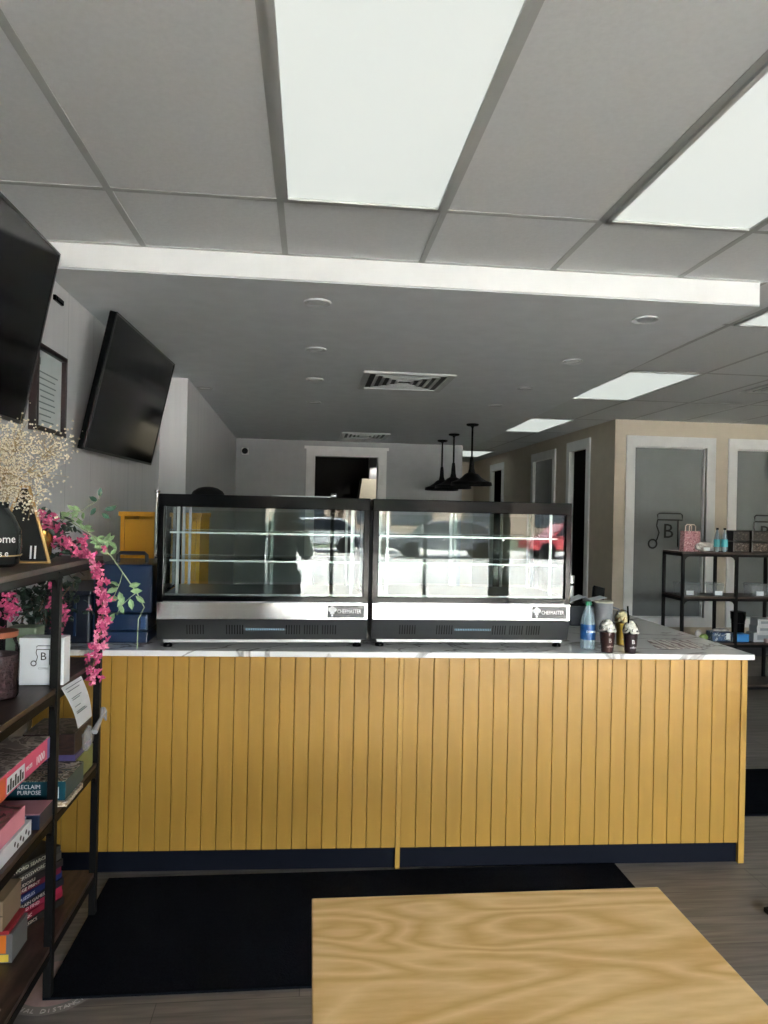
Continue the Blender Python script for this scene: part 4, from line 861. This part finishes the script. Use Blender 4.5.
for (x, z, dx, dz) in ((-.70, 1.285, -1, .1), (-.705, 1.275, -.9, -.45), (-.665, 1.28, 1, .25), (-.66, 1.262, 1, .05), (-.64, 1.245, .8, -.6), (-.66, 1.235, .2, -1), (-.70, 1.235, -1, -.1), (-.70, 1.215, .5, -1), (-.715, 1.18, -.5, -1), (-.68, 1.24, -.6, -.9), (-.70, 1.26, .3, -1)): L(x, z, dx, dz)
for (x, z, dx, dz) in ((-.777, 1.61, 0, 1), (-.785, 1.595, -1, .5), (-.79, 1.57, -.6, -.8), (-.76, 1.565, 1, .1), (-.745, 1.56, .7, .5), (-.77, 1.55, .6, -.4)): l2.leaf((x, 2.755, z), (dx, .1, dz), .036, .02, (0, -1, .2))
for q, n_ in ((tw2, 9), (tw3, 10), (main[:4], 16)):
    for k in range(n_):
        p = along(q, random.random()); L(p.x, p.z, random.gauss(0, 1), random.gauss(0, .6), .034)
br.build('stem', STEMG, t, smooth=True); lf.build('leaves', LEAF, t); l2.build('dark_leaves', mat('teal_leaf', '3f6453', .5, var=.2, scale=30), t)

# ------------------------------------------------------------------ goods on the right shelving unit
T1, T2, T3 = 1.281, .873, .448
t = thing('gift_bag', 'pink patterned gift bag on the top right-hand shelf', 'bag', (3.53, 6.35, T1), local=True)
MB().prism([(-.085, 0), (.085, 0), (.075, .19), (-.075, .19)], -.04, .04, lambda u, v, d: (u, d, v)).build('bag', picture('pink_floral', ['ad7a80', 'c09499', '8a5560', 'c9a7a7'], 30), t)
h = MB()
for y in (-.035, .035): h.tube([(-.03, y, .185), (-.03, y, .235), (-.015, y, .25), (.015, y, .25), (.03, y, .235), (.03, y, .185)], .005, 6)
h.build('handle', mat('cream_cord', 'ddd0c4', .6), t)
t = thing('clear_package', 'clear bag of treats with a white label in front of the gift bag', 'package', (3.62, 6.27, T1), local=True)
g = MB(); vv = bmesh.ops.create_icosphere(g.b, subdivisions=3, radius=1)['verts']
for v in vv:
    q = v.co.copy(); k = 1+.15*math.sin(7*q.x+5*q.z)*math.cos(6*q.y); v.co = Vector((.085*q.x*k, .04*q.y*k, .048+.045*q.z*k))
g.build('bag', mat('cloudy_plastic', 'b5b0ae', .25, var=.3, scale=30), t); MB().box(-.03, .03, -.052, -.046, .015, .045).build('label', PAPER, t)
for x, lb in ((3.765, 'left water bottle with teal label on the right-hand shelf'), (3.838, 'right water bottle with teal label on the right-hand shelf')):
    bottle(x, 6.30, T1, .225, .029, WATER, mat('teal_label', '3aa3ae', .35), BLK2, 'water_bottle', lb, 'bottle', 'teal labelled bottles')
k = 0
for x in (4.00, 4.185, 4.37):
    for z in (0, .105):
        lb = '%s dark treat package %s on the top right-hand shelf' % ('lower' if z == 0 else 'upper', ['next to the bottles', 'in the middle pile', 'in the rightmost pile'][int(k/2)])
        t = thing('treat_package', lb, 'package', (x, 6.35, T1+z), group='dark treat packages', local=True)
        MB().box(-.082, .082, -.06, .06, 0, .10).build('box_body', mat('choc_brown', '1d1614', .35), t, bevel=.006)
        MB().box(-.07, .07, -.0612, -.06, .015, .085).build('window_print', picture('treats', ['1c1513', '6e6258', '3a2e29', '9a8f85'], 45) if z == 0 else picture('treats_dark', ['120f0e', '38312d', '1f1917', '5d554f'], 45), t); k += 1
for x, w_, lb in ((3.52, .10, 'left clear plastic tub on the middle right-hand shelf'), (3.80, .06, 'small clear cup tub on the middle right-hand shelf'), (4.21, .09, 'clear plastic tub with a white card on the middle right-hand shelf')):
    t = thing('plastic_tub', lb, 'tub', (x, 6.38, T2), group='clear tubs on the middle shelf', local=True)
    MB().prism([(-w_*.85, 0), (w_*.85, 0), (w_, .1), (-w_, .1)], -.06, .06, lambda u, v, d: (u, d, v)).build('tub', film('cloudy_film', 'b9bec0', .3), t); MB().prism([(-w_-.004, .1), (w_+.004, .1), (w_*.9, .118), (-w_*.9, .118)], -.065, .065, lambda u, v, d: (u, d, v)).build('lid', film('cloudy_film', 'b9bec0', .3), t)
    MB().box(-.035, .035, -.066, -.062, .005, .045).build('price_card', PAPER, t)
t = thing('wrapped_tray', 'blue wrapped tray of sweets on the lower right-hand shelf', 'tray', (3.86, 6.37, T3), local=True)
MB().prism([(-.115, 0), (.10, 0), (.115, .08), (-.115, .09)], -.06, .06, lambda u, v, d: (u, d, v)).build('wrap', picture('blue_wrap', ['2d4a74', '5a7496', '27374f', 'a9b4c2'], 25), t, bevel=.01); MB().ball((0, 0, .10), .06, 2, (1.4, .8, .3)).build('contents', mat('cloudy_plastic', 'b5b0ae', .25), t); MB().box(.02, .06, -.0615, -.06, .02, .08).build('label', PAPER, t)
t = thing('blue_box', 'bright blue shallow box next to the wrapped tray', 'box', (4.03, 6.35, T3), local=True)
MB().box(-.07, .07, -.05, .05, 0, .062).build('box_body', mat('bright_blue', '3a86c8', .4), t, bevel=.003); MB().box(-.072, .072, -.052, .052, .062, .07).build('lid', mat('bright_blue', '3a86c8', .4), t)
t = thing('black_speaker', 'black rounded gadget behind the bright blue box', 'speaker', (4.10, 6.48, T3), local=True)
MB().lathe([(0, 0), (.05, 0), (.055, .02), (.06, .16), (.068, .2), (.07, .26), (.0, .27)], n=24, cap=False).build('body', BLK2, t, smooth=True); MB().lathe([(.061, .15), (.063, .15), (.063, .155), (.061, .155)], n=24).build('band', BLACK, t)
for k, (x, z, wd) in enumerate(((4.235, 0, .09), (4.255, .085, .08), (4.26, .15, .075))):
    t = thing('white_carton', ['lowest', 'middle', 'topmost'][k]+' white carton of the stack on the lower right-hand shelf', 'box', (x, 6.36, T3+z), group='stacked white cartons', local=True)
    hh = .084 if k == 0 else .064
    MB().box(-wd, wd, -.06, .06, 0, hh).build('box_body', mat('carton_white', 'c2c6c8', .5), t, bevel=.002); MB().box(-wd*.6, wd*.6, -.061, -.06, .02, hh-.02).build('print', mat('carton_grey', '8f979c', .5), t)
t = thing('green_snack', 'green snack packet beside the wrapped tray', 'packet', (3.67, 6.33, T3), local=True)
MB().ball((0, 0, .035), .045, 2, (1, .5, .75)).build('packet', mat('lime_packet', '8fa858', .4, var=.3, scale=40), t); MB().ball((-.035, .03, .06), .035, 2, (1, .5, 1.3)).build('clear_end', mat('cloudy_plastic', 'b5b0ae', .25), t)
tag(box('pink_card_box', mat('dusty_rose_card', 'c4a9a6', .5), 4.24, 4.41, 6.25, 6.29, T3, T3+.035, bevel=.002), 'flat pale pink box at the front of the lower right-hand shelf', 'box')

# ------------------------------------------------------------------ the photographer, seen only as a reflection in the case glass
def skin(name, pts, edges, radii, mt, parent, sub=2):
    me = bpy.data.meshes.new(name); me.from_pydata(pts, edges, []); o = bpy.data.objects.new(name, me); COL.objects.link(o)
    if parent is not None: o.parent = parent
    o.modifiers.new('skin', 'SKIN'); sv = me.skin_vertices[0].data if me.skin_vertices else None
    if sv is None:
        bpy.context.view_layer.objects.active = o; me.vertices.update() if False else None
    for i, r in enumerate(radii):
        me.skin_vertices[0].data[i].radius = (r if isinstance(r, tuple) else (r, r))
    me.skin_vertices[0].data[0].use_root = True
    s = o.modifiers.new('sub', 'SUBSURF'); s.levels = sub; s.render_levels = sub
    me.materials.append(mt); return o
PX, PYY = -.12, -.42
P = [(0,0,.95),(0,.0,1.12),(0,.0,1.30),(0,0,1.42),(0,.01,1.50),(0,.02,1.58),(0,.02,1.66),     # spine 0-6
     (.19,0,1.39),(.25,.07,1.14),(.12,.30,1.33),(.075,.36,1.47),                               # right arm 7-10
     (-.19,0,1.39),(-.25,.07,1.14),(-.12,.30,1.33),(-.075,.36,1.47),                           # left arm 11-14
     (.10,0,.90),(.11,.02,.50),(.11,-.01,.09),(.11,.13,.04),(-.10,0,.90),(-.11,.02,.50),(-.11,-.01,.09),(-.11,.13,.04)]
Ed = [(0,1),(1,2),(2,3),(3,4),(4,5),(5,6),(3,7),(7,8),(8,9),(9,10),(3,11),(11,12),(12,13),(13,14),(0,15),(15,16),(16,17),(17,18),(0,19),(19,20),(20,21),(21,22)]
Rd = [(.16,.12),(.14,.11),(.17,.12),(.12,.09),(.055,.055),(.075,.09),(.072,.085),.062,.048,.034,.026,.062,.048,.034,.026,.10,.065,.045,.035,.10,.065,.045,.035]
SK = mat('skin_tone', 'b08468', .55)
pt = thing('person', 'person in dark clothes holding up a phone, mirrored in the left case glass', 'person', (PX, PYY, 0), local=True)
try:
    bd = skin('body', P, Ed, Rd, SK, pt)
    # clothing: dark jacket and trousers follow the body as slightly larger skins
    jp = [P[i] for i in (1,2,3,7,8,9,11,12,13)]+[(0,0,.92)]; skin('jacket', jp, [(9,0),(0,1),(1,2),(2,3),(3,4),(4,5),(2,6),(6,7),(7,8)], [(.155,.125),(.185,.135),(.135,.105),.078,.062,.046,.078,.062,.046,(.17,.14)], mat('dark_jacket', '17181b', .85), pt)
    skin('trousers', [P[0],P[15],P[16],(.11,0,.12),P[19],P[20],(-.11,0,.12)], [(0,1),(1,2),(2,3),(0,4),(4,5),(5,6)], [(.165,.135),.115,.08,.06,.115,.08,.06], mat('dark_trousers', '1b1c22', .9), pt)
    for s_ in (1, -1):      # hands curled round the phone: palm, four fingers, thumb
        hp = [(s_*.075,.36,1.47),(s_*.07,.385,1.51)]; he = [(0,1)]; hr = [.022,.022]
        for k in range(4):
            b0 = len(hp); z = 1.495+.018*k; hp += [(s_*.072,.40,z+.01),(s_*.055,.415,z+.014),(s_*(.04+.002*k),.408,z+.012)]; he += [(1,b0),(b0,b0+1),(b0+1,b0+2)]; hr += [.0085,.008,.007]
        b0 = len(hp); hp += [(s_*.058,.372,1.515),(s_*.038,.375,1.53)]; he += [(0,b0),(b0,b0+1)]; hr += [.010,.008]
        skin('hand', hp, he, hr, SK, pt, 1)
    hd = MB(); hd.ball((0, .01, 1.655), .098, 3, (.9, 1.02, 1.05)); hv = hd.build('hair', mat('dark_hair', '1a1412', .7), pt, smooth=True); hv.location = (0, -.022, .012)
    fc = MB(); fc.ball((0, .105, 1.625), .016, 2, (.8, 1, 1.3)); fc.ball((.03, .09, 1.655), .011, 2); fc.ball((-.03, .09, 1.655), .011, 2); fc.build('nose_and_eyes', SK, pt, smooth=True)
    mo = MB(); mo.ball((0, .098, 1.585), .018, 2, (1.2, .3, .35)); mo.build('mouth', mat('lip', '8d5148', .5), pt)
    er = MB(); er.ball((.083, .01, 1.635), .02, 2, (.4, .8, 1.3)); er.ball((-.083, .01, 1.635), .02, 2, (.4, .8, 1.3)); er.build('ear', SK, pt, smooth=True)
except Exception as ex:
    print('person failed', ex)
t = thing('phone', 'black phone held up by the mirrored person', 'phone', (0, -.02, 1.53))
MB().box(-.038, .038, -.026, -.018, 1.49, 1.648).build('case', BLK2, t, bevel=.003); MB().box(-.034, .034, -.0275, -.026, 1.495, 1.643).build('screen', SCREEN, t)

for o in list(bpy.data.objects):
    if '_local' in o: del o['_local']
